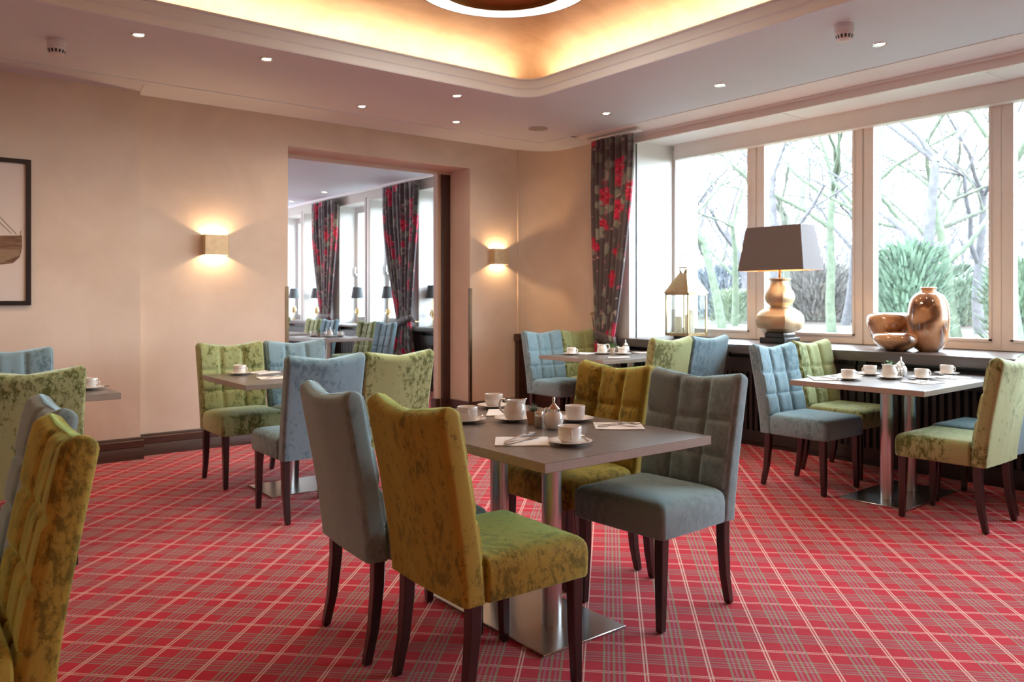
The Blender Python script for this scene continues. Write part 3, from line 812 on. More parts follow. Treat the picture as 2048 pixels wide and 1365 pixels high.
chair('mustard', .055, 2.245, 180, 'orange mustard tufted chair cut by the lower left corner', G6)
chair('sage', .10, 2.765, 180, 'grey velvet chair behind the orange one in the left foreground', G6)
G7 = 'chairs in the next room'
chair('blue', 4.98, 9.44, 180, 'grey blue tufted chair right of the table seen through the doorway', G7)
chair('green', 4.98, 9.97, 180, 'green tufted chair beside the grey blue one, seen through the doorway', G7)
chair('blue', 4.98, 11.15, 180, 'far blue chair in the next room under the left curtain', G7)
chair('green', 4.98, 11.72, 180, 'far green chair in the next room under the left curtain', G7)
chair('green', 4.98, 12.95, 180, 'farthest green chair at the left edge of the doorway', G7)
chair('green', 3.98, 9.35, 0, 'green chair corner at the left edge of the doorway, in front of the table', G7)

# ================================================================ TABLES
def make_table():
    t = thing('dining_table', '', 'table')
    bm = boxm(-.6, .6, -.405, .405, .708, .74, bev=.0015, seg=1)
    bm.normal_update()
    for f in bm.faces: f.material_index = 0 if abs(f.normal.z) > .7 else 1
    obj('tabletop', bm, [M['tabletop'], M['tableedge']], t, smooth=20)
    obj('base_plate', boxm(-.36, .36, -.205, .205, .0, .010, bev=.002, seg=1), M['plate'], t)
    for x in (-.165, .165):
        bm = nb(); add_lathe(bm, [(.038, .010), (.038, .69)], 32, (x, 0, 0), cap0=False, cap1=False); obj('column', bm, M['steel'], t)
    bm = nb(); add_box(bm, -.30, .30, -.05, .05, .690, .708); obj('top_bracket', bm, M['black'], t)
    return t
TB = Proto(make_table())
GT = 'grey brown dining tables'
TB.put((2.005, 2.475, 0), R(90), 'grey brown table laid for coffee in the middle of the room', GT)
TB.put((2.26, 5.05, 0), 0, 'brown table by the doorway between the green and blue chairs', GT)
TB.put((5.06, 2.475, 0), R(2), 'pale shining table in front of the window at the right', GT)
TB.put((5.20, 5.07, 0), 0, 'grey table in the corner below the curtain', GT)
TB.put((.40, 5.08, 0), 0, 'brown table corner at the left edge of the photo', GT)
TB.put((4.50, 9.72, 0), R(90), 'long laid table seen through the doorway', GT)
TB.put((4.50, 11.45, 0), R(90), 'farther table in the next room behind the laid one', GT)

# ================================================================ TABLEWARE
TZ = .7405
def ring_handle(bm, x0, zc, rx, rz, r=.0035, a0=-95, a1=95, n=14):
    add_tube(bm, [(x0 + rx * math.cos(R(a0 + (a1 - a0) * i / n)), 0, zc + rz * math.sin(R(a0 + (a1 - a0) * i / n))) for i in range(n + 1)], r, 8)
def make_cup():
    t = thing('coffee_cup', '', 'cup')
    bm = nb(); add_lathe(bm, [(.024, 0), (.025, .002), (.031, .005), (.0385, .013), (.0405, .022), (.041, .034), (.0405, .036), (.0415, .038), (.0420, .058), (.0412, .0595), (.0395, .058), (.0385, .03), (.036, .014), (.02, .008), (.001, .007)], 36)
    obj('cup_body', bm, M['china'], t)
    bm = nb(); ring_handle(bm, .038, .034, .019, .015); obj('cup_handle', bm, M['china'], t)
    return t
def make_saucer():
    bm = nb(); add_lathe(bm, [(.030, 0), (.032, .002), (.055, .006), (.076, .014), (.078, .0155), (.075, .0165), (.052, .009), (.032, .005), (.001, .005)], 48)
    return tag(obj('saucer', bm, M['china']), '', 'saucer')
def make_spoon():
    t = thing('teaspoon', '', 'spoon')
    bm = nb(); pts = [(-.055, 0, .003), (-.02, 0, .004), (.02, 0, .007), (.040, 0, .006)]
    rings = [[(x, a * wd, z + b * .0009) for a, b in ((-1, -1), (1, -1), (1, 1), (-1, 1))] for (x, _, z), wd in zip(pts, (.005, .003, .0018, .002))]
    add_loft(bm, rings); obj('spoon_handle', bm, M['cutlery'], t)
    bm = nb(); rings = []
    for i in range(9):
        a = R(180 * i / 8); x = .040 + .018 * (1 - math.cos(a)); hw = max(.0006, .0125 * math.sin(a)); dz = -.004 * math.sin(a)
        rings.append([(x, hw * c_, .0075 + (dz * (1 - c_ * c_))) for c_ in (-1, -.6, -.2, .2, .6, 1)] + [(x, hw * c_, .0066 + (dz * (1 - c_ * c_))) for c_ in (1, .6, .2, -.2, -.6, -1)])
    add_loft(bm, rings); obj('spoon_bowl', bm, M['cutlery'], t)
    return t
def make_jug():
    t = thing('milk_jug', '', 'jug')
    bm = nb(); seg = 36; prof_ = [(.028, 0), (.030, .002), (.041, .010), (.047, .026), (.047, .040), (.042, .055), (.035, .067), (.033, .076), (.035, .083), (.0335, .084), (.031, .076), (.033, .066), (.040, .05), (.036, .02), (.001, .01)]
    rings = []
    for r, z in prof_:
        ring = []
        for i in range(seg):
            a = 2 * PI * i / seg; k_ = max(0, math.cos(a)) ** 8 * max(0, (z - .05) / .034) if z > .05 else 0
            rr = r + .016 * k_; ring.append((rr * math.cos(a), rr * math.sin(a), z + .006 * k_))
        rings.append(ring)
    add_loft(bm, rings); obj('jug_body', bm, M['china'], t)
    bm = nb(); add_tube(bm, [(-.032, 0, .074), (-.044, 0, .086), (-.056, 0, .085), (-.064, 0, .073), (-.064, 0, .056), (-.057, 0, .040), (-.045, 0, .030)], .0048, 10); obj('jug_handle', bm, M['china'], t)
    return t
def make_sugar():
    t = thing('sugar_dispenser', '', 'sugar dispenser')
    bm = nb(); add_lathe(bm, [(.022, 0), (.026, .002), (.034, .014), (.0385, .034), (.036, .052), (.026, .066), (.022, .070)], 32); obj('glass_jar', bm, M['sugar'], t)
    bm = nb(); add_lathe(bm, [(.024, .068), (.024, .078), (.018, .084), (.008, .096), (.005, .099)], 28); obj('screw_cap', bm, M['chrome'], t)
    bm = nb(); add_lathe(bm, [(.005, .097), (.005, .122), (.0035, .124)], 12); obj('pouring_spout', bm, M['chrome'], t)
    return t
def make_shaker(mat, name, cat):
    t = thing(name, '', cat)
    bm = nb(); add_lathe(bm, [(.0165, 0), (.018, .002), (.018, .040), (.0165, .044)], 24); obj('glass_body', bm, M[mat], t)
    bm = nb(); add_lathe(bm, [(.0175, .043), (.0178, .058), (.015, .062), (.001, .063)], 24); obj('steel_lid', bm, M['chrome'], t)
    return t
def make_plant(pot, leafy):
    t = thing('potted_plant', '', 'plant')
    bm = nb(); add_lathe(bm, [(.020, 0), (.028, .050), (.028, .054), (.025, .053), (.024, .046), (.001, .046)], 24); obj('pot', bm, M[pot], t)
    bm = nb(); rnd = random.Random(5)
    if leafy:
        for i in range(60):
            a = rnd.uniform(0, 2 * PI); el = rnd.uniform(.2, 1.3); L = rnd.uniform(.02, .055)
            p = Vector((math.cos(a) * math.cos(el), math.sin(a) * math.cos(el), math.sin(el))) * L + Vector((0, 0, .048))
            s_ = rnd.uniform(.006, .011); u_ = Vector((-math.sin(a), math.cos(a), 0)) * s_; v_ = Vector((math.cos(a), math.sin(a), rnd.uniform(-.5, .5))) * s_ * 1.3
            add_quad(bm, [p - v_, p + u_, p + v_, p - u_])
            if i % 4 == 0: add_tube(bm, [(0, 0, .046), p], .0008, 4)
    else:
        for i in range(70):
            a = rnd.uniform(0, 2 * PI); el = rnd.uniform(.75, 1.5); L = rnd.uniform(.022, .042)
            b_ = Vector((math.cos(a) * .012 * rnd.random(), math.sin(a) * .012 * rnd.random(), .045))
            add_tube(bm, [b_, b_ + Vector((math.cos(a) * math.cos(el), math.sin(a) * math.cos(el), math.sin(el))) * L], [.0016, .0004], 4)
    obj('foliage', bm, M['leaf' if leafy else 'leafgrey'], t)
    return t
def make_napkin():
    bm = nb(); n = 8
    rings = []
    for i in range(n + 1):
        x = -.095 + .19 * i / n
        rings.append([(x, -.08, .0), (x, .08, .0), (x, .08, .0045 + .0012 * math.sin(i * 1.1)), (x, 0, .0052), (x, -.08, .0035 + .001 * math.cos(i * .9))])
    add_loft(bm, rings)
    return tag(obj('napkin', bm, M['napkin'], smooth=30), '', 'napkin')
def make_knife():
    t = thing('table_knife', '', 'knife')
    bm = nb(); rings = [[(x, a * wd, z_ + b * th) for a, b in ((-1, -1), (1, -1), (1, 1), (-1, 1))] for x, wd, z_, th in ((-.10, .004, .003, .002), (-.085, .006, .003, .0025), (-.02, .0045, .003, .0022), (.0, .003, .003, .0016))]
    add_loft(bm, rings); obj('knife_handle', bm, M['cutlery'], t)
    bm = nb(); rings = [[(x, o_ + a * wd, .003 + b * .0006) for a, b in ((-1, -1), (1, -1), (1, 1), (-1, 1))] for x, wd, o_ in ((0, .003, 0), (.01, .008, .001), (.07, .009, .001), (.09, .006, .003), (.10, .001, .006))]
    add_loft(bm, rings); obj('knife_blade', bm, M['cutlery'], t)
    return t
def make_fork():
    t = thing('table_fork', '', 'fork')
    bm = nb(); rings = [[(x, a * wd, z_ + b * .0011) for a, b in ((-1, -1), (1, -1), (1, 1), (-1, 1))] for x, wd, z_ in ((-.10, .006, .003), (-.05, .004, .004), (.02, .0025, .009), (.035, .009, .007), (.05, .012, .005), (.056, .012, .005))]
    add_loft(bm, rings); obj('fork_handle', bm, M['cutlery'], t)
    for j in range(4):
        bm = nb(); y = -.0098 + j * .00653
        rings = [[(x, y + a * wd, z_ + b * .0009) for a, b in ((-1, -1), (1, -1), (1, 1), (-1, 1))] for x, wd, z_ in ((.054, .0024, .005), (.08, .0018, .004), (.098, .0008, .008))]
        add_loft(bm, rings); obj('tine', bm, M['cutlery'], t)
    return t
P = dict(cup=Proto(make_cup()), saucer=Proto(make_saucer()), spoon=Proto(make_spoon()), jug=Proto(make_jug()), sugar=Proto(make_sugar()),
         pepper=Proto(make_shaker('pepper', 'pepper_shaker', 'shaker')), salt=Proto(make_shaker('salt', 'salt_shaker', 'shaker')),
         terr=Proto(make_plant('terracotta', False)), leafy=Proto(make_plant('creampot', True)), napkin=Proto(make_napkin()), knife=Proto(make_knife()), fork=Proto(make_fork()))
def place_set(x, y, z, rz, where, g, spoon=None, cup=True, what='coffee cup'):
    P['saucer'].put((x, y, z), rz, 'white saucer ' + where, 'saucers ' + g)
    P['cup'].put((x, y, z + .0052), rz, 'white coffee cup ' + where, 'cups ' + g)
    if spoon is not None:
        P['spoon'].put((x + .058 * math.cos(spoon), y + .058 * math.sin(spoon), z + .011), spoon + R(80), 'small spoon on the saucer ' + where, 'teaspoons ' + g)
A45 = R(-30)
g = 'on the main table'
place_set(1.88, 2.07, TZ, R(-125), 'nearest the camera on the main table', g, R(-20))
place_set(1.885, 2.70, TZ, R(-120), 'at the left of the main table beside the mustard chair', g, R(-30))
place_set(2.23, 2.98, TZ, R(60), 'at the far end of the main table', g)
place_set(2.255, 2.45, TZ, R(60), 'right of the sugar dispenser on the main table', g)
P['saucer'].put((2.05, 2.61, TZ), 0, 'white saucer under the milk jug on the main table', 'saucers ' + g)
P['jug'].put((2.055, 2.60, TZ + .005), R(-38), 'white milk jug in the centre of the main table', 'milk jugs')
P['terr'].put((2.065, 2.495, TZ), 0, 'small terracotta pot with grey green succulent on the main table', 'table plants')
P['pepper'].put((2.035, 2.42, TZ), 0, 'pepper shaker in front of the terracotta pot on the main table', 'shakers')
P['salt'].put((2.13, 2.475, TZ), 0, 'salt shaker behind the pepper shaker on the main table', 'shakers')
P['sugar'].put((2.055, 2.355, TZ), 0, 'round sugar dispenser with steel spout on the main table', 'sugar dispensers')
P['napkin'].put((1.775, 2.205, TZ), R(-38), 'white napkin with fork and knife near the mustard chair', 'napkins ' + g)
P['fork'].put((1.80, 2.25, TZ + .0055), R(22), 'fork lying across the near napkin on the main table', 'forks')
P['knife'].put((1.775, 2.20, TZ + .0055), R(12), 'knife on the near napkin on the main table', 'knives')
P['napkin'].put((2.29, 2.235, TZ), R(-40), 'white napkin with cutlery at the right of the main table', 'napkins ' + g)
P['knife'].put((2.30, 2.25, TZ + .0055), R(-2), 'knife on the right napkin of the main table', 'knives')
P['fork'].put((2.29, 2.245, TZ + .009), R(-62), 'fork crossing the knife on the right napkin of the main table', 'forks')
P['napkin'].put((2.16, 2.80, TZ), R(50), 'white napkin behind the milk jug on the main table', 'napkins ' + g)
g = 'on the right window table'
place_set(4.73, 2.63, TZ, R(-50), 'at the left end of the right window table', g)
place_set(5.13, 2.70, TZ, R(150), 'behind the milk jug on the right window table', g)
place_set(5.14, 2.37, TZ, R(-40), 'at the front of the right window table, right of the shaker', g)
place_set(5.56, 2.40, TZ, R(-40), 'at the right end of the right window table', g)
P['saucer'].put((5.00, 2.505, TZ), 0, 'white saucer under the milk jug on the right window table', 'saucers ' + g)
P['jug'].put((5.00, 2.505, TZ + .005), R(140), 'white milk jug on the right window table', 'milk jugs')
P['leafy'].put((5.19, 2.60, TZ), 0, 'small pot with bright green leaves on the right window table', 'table plants')
P['pepper'].put((5.12, 2.50, TZ), 0, 'pepper shaker beside the milk jug on the right window table', 'shakers')
P['sugar'].put((5.25, 2.555, TZ), 0, 'round sugar dispenser on the right window table', 'sugar dispensers')
P['napkin'].put((4.65, 2.74, TZ), R(40), 'napkin at the left end of the right window table', 'napkins ' + g)
P['napkin'].put((4.93, 2.27, TZ), R(-15), 'napkin near the front edge of the right window table', 'napkins ' + g)
P['napkin'].put((5.38, 2.30, TZ), R(-15), 'napkin at the right end of the right window table', 'napkins ' + g)
P['napkin'].put((4.98, 2.77, TZ), R(10), 'napkin behind the cups on the right window table', 'napkins ' + g)
for (x, y, r_, w1) in ((4.65, 2.74, 60, 'left'), (4.93, 2.27, 10, 'front'), (5.38, 2.30, 10, 'right')):
    P['knife'].put((x + .02, y - .01, TZ + .0055), R(r_), 'knife on the %s napkin of the right window table' % w1, 'knives')
    P['fork'].put((x - .01, y + .01, TZ + .0085), R(r_ + 40), 'fork on the %s napkin of the right window table' % w1, 'forks')
g = 'on the corner table'
place_set(4.87, 5.34, TZ, R(-40), 'at the left of the corner table', g)
place_set(5.26, 5.08, TZ, R(50), 'in front of the sugar dispenser on the corner table', g)
P['saucer'].put((5.14, 5.22, TZ), 0, 'white saucer under the milk jug on the corner table', 'saucers ' + g)
P['jug'].put((5.14, 5.22, TZ + .005), R(140), 'white milk jug on the corner table', 'milk jugs')
P['leafy'].put((5.29, 5.24, TZ), 1., 'small pot with light green leaves on the corner table', 'table plants')
P['sugar'].put((5.42, 5.20, TZ), 0, 'sugar dispenser on the corner table', 'sugar dispensers')
P['pepper'].put((5.37, 5.26, TZ), 0, 'pepper shaker between plant and sugar on the corner table', 'shakers')
P['napkin'].put((5.05, 5.38, TZ), R(20), 'napkin beside the left cup on the corner table', 'napkins ' + g)
P['napkin'].put((4.98, 4.86, TZ), R(-40), 'napkin near the front corner of the corner table', 'napkins ' + g)
P['fork'].put((4.99, 4.87, TZ + .0055), R(-30), 'fork on the napkin of the corner table', 'forks')
P['knife'].put((4.97, 4.84, TZ + .0055), R(-45), 'knife on the napkin of the corner table', 'knives')
P['napkin'].put((5.60, 5.12, TZ), R(-20), 'napkin at the window end of the corner table', 'napkins ' + g)
g = 'on the doorway table'
place_set(1.86, 5.31, TZ, R(-50), 'on the doorway table in front of the green chair', g)
P['napkin'].put((2.03, 5.36, TZ), R(20), 'napkin beside the cup on the doorway table', 'napkins ' + g)
P['knife'].put((2.05, 5.35, TZ + .0055), R(30), 'knife on the napkin beside the cup on the doorway table', 'knives')
P['napkin'].put((1.95, 4.95, TZ), R(-10), 'napkin at the front of the doorway table', 'napkins ' + g)
P['fork'].put((1.96, 4.96, TZ + .0055), R(40), 'fork on the front napkin of the doorway table', 'forks')
g = 'on the left edge table'
place_set(.90, 4.97, TZ, R(-40), 'on the table at the left edge', g, R(-60))
g = 'on the table in the next room'
place_set(4.50, 10.02, TZ, R(0), 'left of the centre of the table in the next room', g)
place_set(4.79, 9.82, TZ, R(0), 'right on the table in the next room', g)
P['saucer'].put((4.60, 9.75, TZ), 0, 'saucer under the milk jug in the next room', 'saucers ' + g)
P['jug'].put((4.60, 9.75, TZ + .005), R(140), 'white milk jug on the table in the next room', 'milk jugs')
P['salt'].put((4.60, 9.92, TZ), 0, 'salt shaker on the table in the next room', 'shakers')
P['sugar'].put((4.66, 9.86, TZ), 0, 'sugar dispenser on the table in the next room', 'sugar dispensers')
P['leafy'].put((4.56, 9.98, TZ), 0, 'small plant on the table in the next room', 'table plants')
P['napkin'].put((4.30, 9.50, TZ), R(-40), 'front napkin on the table in the next room', 'napkins ' + g)
P['napkin'].put((4.80, 9.55, TZ), R(-20), 'right napkin on the table in the next room', 'napkins ' + g)
P['napkin'].put((4.25, 9.95, TZ), R(10), 'left napkin on the table in the next room', 'napkins ' + g)
place_set(4.55, 11.2, TZ, R(0), 'on the farther table of the next room', g)

# ================================================================ SILL OBJECTS
SZ = .857
# lantern
t = thing('candle_lantern', 'tall brass lantern with glass sides and cream candles on the sill', 'lantern', (6.14, 5.08, SZ))
h = .142
obj('plinth', boxm(-.085, .085, -.085, .085, 0, .03, bev=.003), M['black'], t)
bm = nb(); add_box(bm, -h, h, -h, h, .03, .042)
for sx_ in (-1, 1):
    for sy_ in (-1, 1): add_box(bm, sx_ * h - (.007 if sx_ < 0 else .007) + (.007 if sx_ < 0 else -.007), sx_ * h + .007 * (1 if sx_ < 0 else 0) * 2 - (0 if sx_ < 0 else 0), sy_ * h - (0 if sy_ < 0 else .014), sy_ * h + (.014 if sy_ < 0 else 0), .042, .44) if sx_ < 0 else add_box(bm, h - .014, h, sy_ * h - (0 if sy_ < 0 else .014), sy_ * h + (.014 if sy_ < 0 else 0), .042, .44)
for z0, z1 in ((.042, .056), (.424, .44)):
    for sy_ in (-h, h - .012): add_box(bm, -h, h, sy_, sy_ + .012, z0, z1)
    for sx_ in (-h, h - .012): add_box(bm, sx_, sx_ + .012, -h, h, z0, z1)
obj('lantern_frame', bm, M['brass'], t, smooth=0)
bm = nb()
for a_, b_, c_, d_ in ((-h + .004, -h + .006, -h + .012, h - .012), (h - .006, h - .004, -h + .012, h - .012), (-h + .012, h - .012, -h + .004, -h + .006), (-h + .012, h - .012, h - .006, h - .004)): add_box(bm, a_, b_, c_, d_, .056, .424)
obj('glass_sides', bm, M['clearglass'], t, smooth=0)
bm = nb(); rings = [[(x * s_, y * s_, z) for x, y in ((-1, -1), (1, -1), (1, 1), (-1, 1))] for s_, z in ((.150, .44), (.150, .45), (.098, .545), (.048, .635))]
add_loft(bm, rings); obj('roof', bm, M['brass'], t, smooth=0)
bm = nb(); c_ = .045
for sx_ in (-1, 1):
    for sy_ in (-1, 1):
        add_loft(bm, [[(sx_ * c_, sy_ * c_, .63), (sx_ * .004, sy_ * c_, .63), (sx_ * c_, sy_ * c_, .685)], [(sx_ * c_, sy_ * (c_ - .004), .63), (sx_ * .004, sy_ * (c_ - .004), .63), (sx_ * c_, sy_ * (c_ - .004), .685)]])
        add_loft(bm, [[(sx_ * c_, sy_ * c_, .63), (sx_ * c_, sy_ * .004, .63), (sx_ * c_, sy_ * c_, .685)], [(sx_ * (c_ - .004), sy_ * c_, .63), (sx_ * (c_ - .004), sy_ * .004, .63), (sx_ * (c_ - .004), sy_ * c_, .685)]])
add_box(bm, -.05, .05, -.05, .05, .685, .697); obj('chimney_cap', bm, M['brass'], t, smooth=0)
bm = nb(); q = .70710; add_tube(bm, [(.068 * math.cos(R(a_)) * 1.0, -.068 * math.cos(R(a_)) * 0.3, .705 + .140 * math.sin(R(a_))) for a_ in range(0, 181, 12)], .005, 8)
add_tube(bm, [(0, 0, .842), (0, 0, .875)], .004, 8); obj('carry_ring', bm, M['gold2'], t)
bm = nb(); add_lathe(bm, [(.048, .697), (.052, .72), (.050, .77), (.040, .815), (.020, .830)], 20, cap0=False, cap1=False); obj('glass_dome', bm, M['clearglass'], t)
for (cx_, cy_, r_, hh, lb) in ((-.045, .055, .036, .17, 'short cream pillar candle inside the lantern, left'), (-.03, -.052, .034, .19, 'cream pillar candle inside the lantern, front'), (.065, -.005, .034, .235, 'tallest cream pillar candle inside the lantern, right')):
    tt = thing('pillar_candle', lb, 'candle', (6.14 + cx_, 5.08 + cy_, SZ + .042), 0, 'candles in the lantern')
    bm = nb(); add_lathe(bm, [(r_, 0), (r_, hh), (r_ - .004, hh + .002), (r_ - .008, hh - .004), (.001, hh - .006)], 28); obj('wax_body', bm, M['wax'], tt)
    bm = nb(); add_tube(bm, [(0, 0, hh - .006), (.001, 0, hh + .008)], .0012, 6); obj('wick', bm, M['black'], tt)
# big lamp
t = thing('table_lamp', 'large gold gourd lamp with wide taupe shade on the sill', 'lamp', (6.15, 4.05, SZ))
obj('foot', boxm(-.115, .115, -.125, .125, 0, .052, bev=.004), M['black'], t)
obj('upper_foot', boxm(-.085, .085, -.095, .095, .052, .095, bev=.004), M['black'], t)
def sq_ring(r, z, n=64):
    p = []
    for i in range(n):
        a = 2 * PI * i / n + PI / n * 0
        c_, s_ = math.cos(a), math.sin(a)
        m_ = max(abs(c_), abs(s_))
        rad = r * (1 + .08 * ((1 / m_ - 1) / .4142))       # rounded square plan with crisp corner creases
        p.append((rad * c_, rad * s_, z))
    return p
bm = nb(); prf = [(r_ * 1.33, z_) for r_, z_ in ((.075, .095), (.105, .106), (.130, .132), (.142, .165), (.146, .202), (.140, .240), (.121, .275), (.090, .303), (.060, .318), (.056, .325), (.062, .334), (.080, .355), (.089, .385), (.090, .41), (.082, .445), (.064, .485), (.053, .520), (.052, .540), (.060, .552), (.067, .560), (.066, .566), (.01, .568))]
add_loft(bm, [sq_ring(r, z) for r, z in prf]); obj('gourd_body', bm, M['gold'], t, smooth=22)
bm = nb(); add_lathe(bm, [(.011, .566), (.011, .68)], 16); obj('stem', bm, M['bronze'], t)
bm = nb()
zb, ztp = .635, 1.018; bx, by, tx_, ty_ = .155, .325, .11, .27
ob = [(-bx, -by), (bx, -by), (bx, by), (-bx, by)]; ot = [(-tx_, -ty_), (tx_, -ty_), (tx_, ty_), (-tx_, ty_)]
rings = [[(x, y, zb) for x, y in ob], [(x, y, ztp) for x, y in ot]]
add_loft(bm, rings, False, False); obj('lamp_shade', bm, M['shade'], t, smooth=0)
bm = nb(); e_ = .004
add_loft(bm, [[(x - e_ * (1 if x > 0 else -1), y - e_ * (1 if y > 0 else -1), zb) for x, y in ob], [(x - e_ * (1 if x > 0 else -1), y - e_ * (1 if y > 0 else -1), ztp) for x, y in ot]], False, False)
obj('shade_lining', bm, M['shadein'], t, smooth=0, label='gold lining of the shade')
bm = nb(); add_lathe(bm, [(.001, .66), (.02, .67), (.032, .70), (.025, .74), (.012, .76)], 16); obj('bulb', bm, M['bulb'], t)
bm = nb(); add_tube(bm, [(0, 0, .76), (0, 0, 1.03)], .004, 6); add_tube(bm, [(-.11, 0, 1.015), (.11, 0, 1.015)], .003, 6); add_tube(bm, [(0, -.27, 1.015), (0, .27, 1.015)], .003, 6); add_lathe(bm, [(.001, 1.022), (.008, 1.028), (.001, 1.036)], 10); obj('harp', bm, M['bronze'], t)
lamp('light', 'POINT', (0, 0, .82), 9., (1., .62, .34), t, shadow_soft_size=.03)
# vases
def vase(name, label, cat, x, y, prf_):
    t_ = thing(name, label, cat, (x, y, SZ), 0, 'caramel marbled vases on the sill')
    bm_ = nb(); add_lathe(bm_, prf_, 56); obj('vase_body', bm_, M['vase'], t_)
    return t_
def sm(pts, n=6):
    """Catmull-Rom through profile points"""
    out = []
    for i in range(len(pts) - 1):
        p0, p1, p2, p3 = pts[max(i - 1, 0)], pts[i], pts[i + 1], pts[min(i + 2, len(pts) - 1)]
        for j in range(n):
            t_ = j / n
            out.append(tuple(max(.0005, .5 * ((2 * p1[k_]) + (-p0[k_] + p2[k_]) * t_ + (2 * p0[k_] - 5 * p1[k_] + 4 * p2[k_] - p3[k_]) * t_ ** 2 + (-p0[k_] + 3 * p1[k_] - 3 * p2[k_] + p3[k_]) * t_ ** 3)) if k_ == 0 else .5 * ((2 * p1[k_]) + (-p0[k_] + p2[k_]) * t_ + (2 * p0[k_] - 5 * p1[k_] + 4 * p2[k_] - p3[k_]) * t_ ** 2 + (-p0[k_] + 3 * p1[k_] - 3 * p2[k_] + p3[k_]) * t_ ** 3) for k_ in (0, 1)))
    out.append(pts[-1]); return out
v1 = vase('wide_vase', 'wide open caramel marbled vase standing behind the low bowl', 'vase', 6.17, 3.07, sm([(.075, 0), (.088, .006), (.118, .06), (.160, .13), (.182, .19), (.183, .225), (.172, .258), (.145, .276), (.118, .278), (.112, .268), (.15, .24), (.16, .19), (.10, .05), (.01, .03)]))
v2 = vase('tall_vase', 'tall egg shaped caramel marbled vase with a small neck', 'vase', 6.06, 2.745, sm([(.060, 0), (.072, .006), (.106, .04), (.132, .11), (.142, .20), (.141, .28), (.128, .36), (.098, .415), (.058, .440), (.052, .447), (.052, .462), (.057, .468), (.054, .474), (.047, .470), (.047, .44), (.09, .38), (.10, .2), (.05, .03), (.005, .03)]))
v3 = vase('low_bowl', 'low round caramel marbled bowl in front of the wide vase', 'bowl', 5.93, 2.92, sm([(.066, 0), (.075, .004), (.115, .028), (.152, .068), (.160, .095), (.148, .122), (.115, .136), (.088, .138), (.085, .130), (.10, .11), (.11, .08), (.06, .03), (.005, .02)]))
# small lamps in the next room
def make_small_lamp():
    t = thing('flower_table_lamp', '', 'lamp')
    bm = nb(); add_lathe(bm, [(.062, 0), (.062, .008), (.03, .014), (.006, .02)], 24); obj('foot', bm, M['gold2'], t)
    bm = nb(); add_tube(bm, [(0, 0, .015), (.003, 0, .12), (.002, .0, .20), (-.002, 0, .30), (0, 0, .40)], .006, 8); obj('stem', bm, M['gold2'], t)
    bm = nb()
    for ring_, (rr, zz, n_) in enumerate(((.045, .17, 6), (.032, .20, 5))):
        for i in range(n_):
            a = 2 * PI * i / n_ + ring_ * .5
            o_ = Vector((math.cos(a), math.sin(a), 0)); s_ = Vector((-math.sin(a), math.cos(a), 0))
            rings = [[o_ * r_ + s_ * w_ * -1 + Vector((0, 0, z_)), o_ * (r_ + .004) + Vector((0, 0, z_)), o_ * r_ + s_ * w_ + Vector((0, 0, z_)), o_ * (r_ - .006) + Vector((0, 0, z_))] for r_, w_, z_ in ((.008, .004, zz - .05), (rr * .9, .018, zz - .02), (rr, .014, zz + .012), (rr * .8, .002, zz + .04))]
            add_loft(bm, rings)
    obj('flower', bm, M['gold2'], t)
    bm = nb(); add_lathe(bm, [(.104, .392), (.072, .572)], 32, cap0=False, cap1=False); add_lathe(bm, [(.101, .392), (.070, .572)], 32, cap0=False, cap1=False); obj('lamp_shade', bm, M['shadegrey'], t)
    return t
sl = Proto(make_small_lamp())
for (x, y, lb) in ((5.95, 11.58, 'small gold flower lamp with grey shade between the two far curtains'),
                   (5.95, 10.59, 'small gold flower lamp half hidden by the near far-room curtain'),
                   (5.95, 14.10, 'farthest small gold flower lamp at the left edge of the doorway'),
                   (5.95, 13.12, 'small gold flower lamp half hidden by the left curtain of the next room'),
                   (5.95, 9.35, 'small gold flower lamp cut by the right door post')):
    sl.put((x, y, SZ), 0, lb, 'small gold flower lamps in the next room')
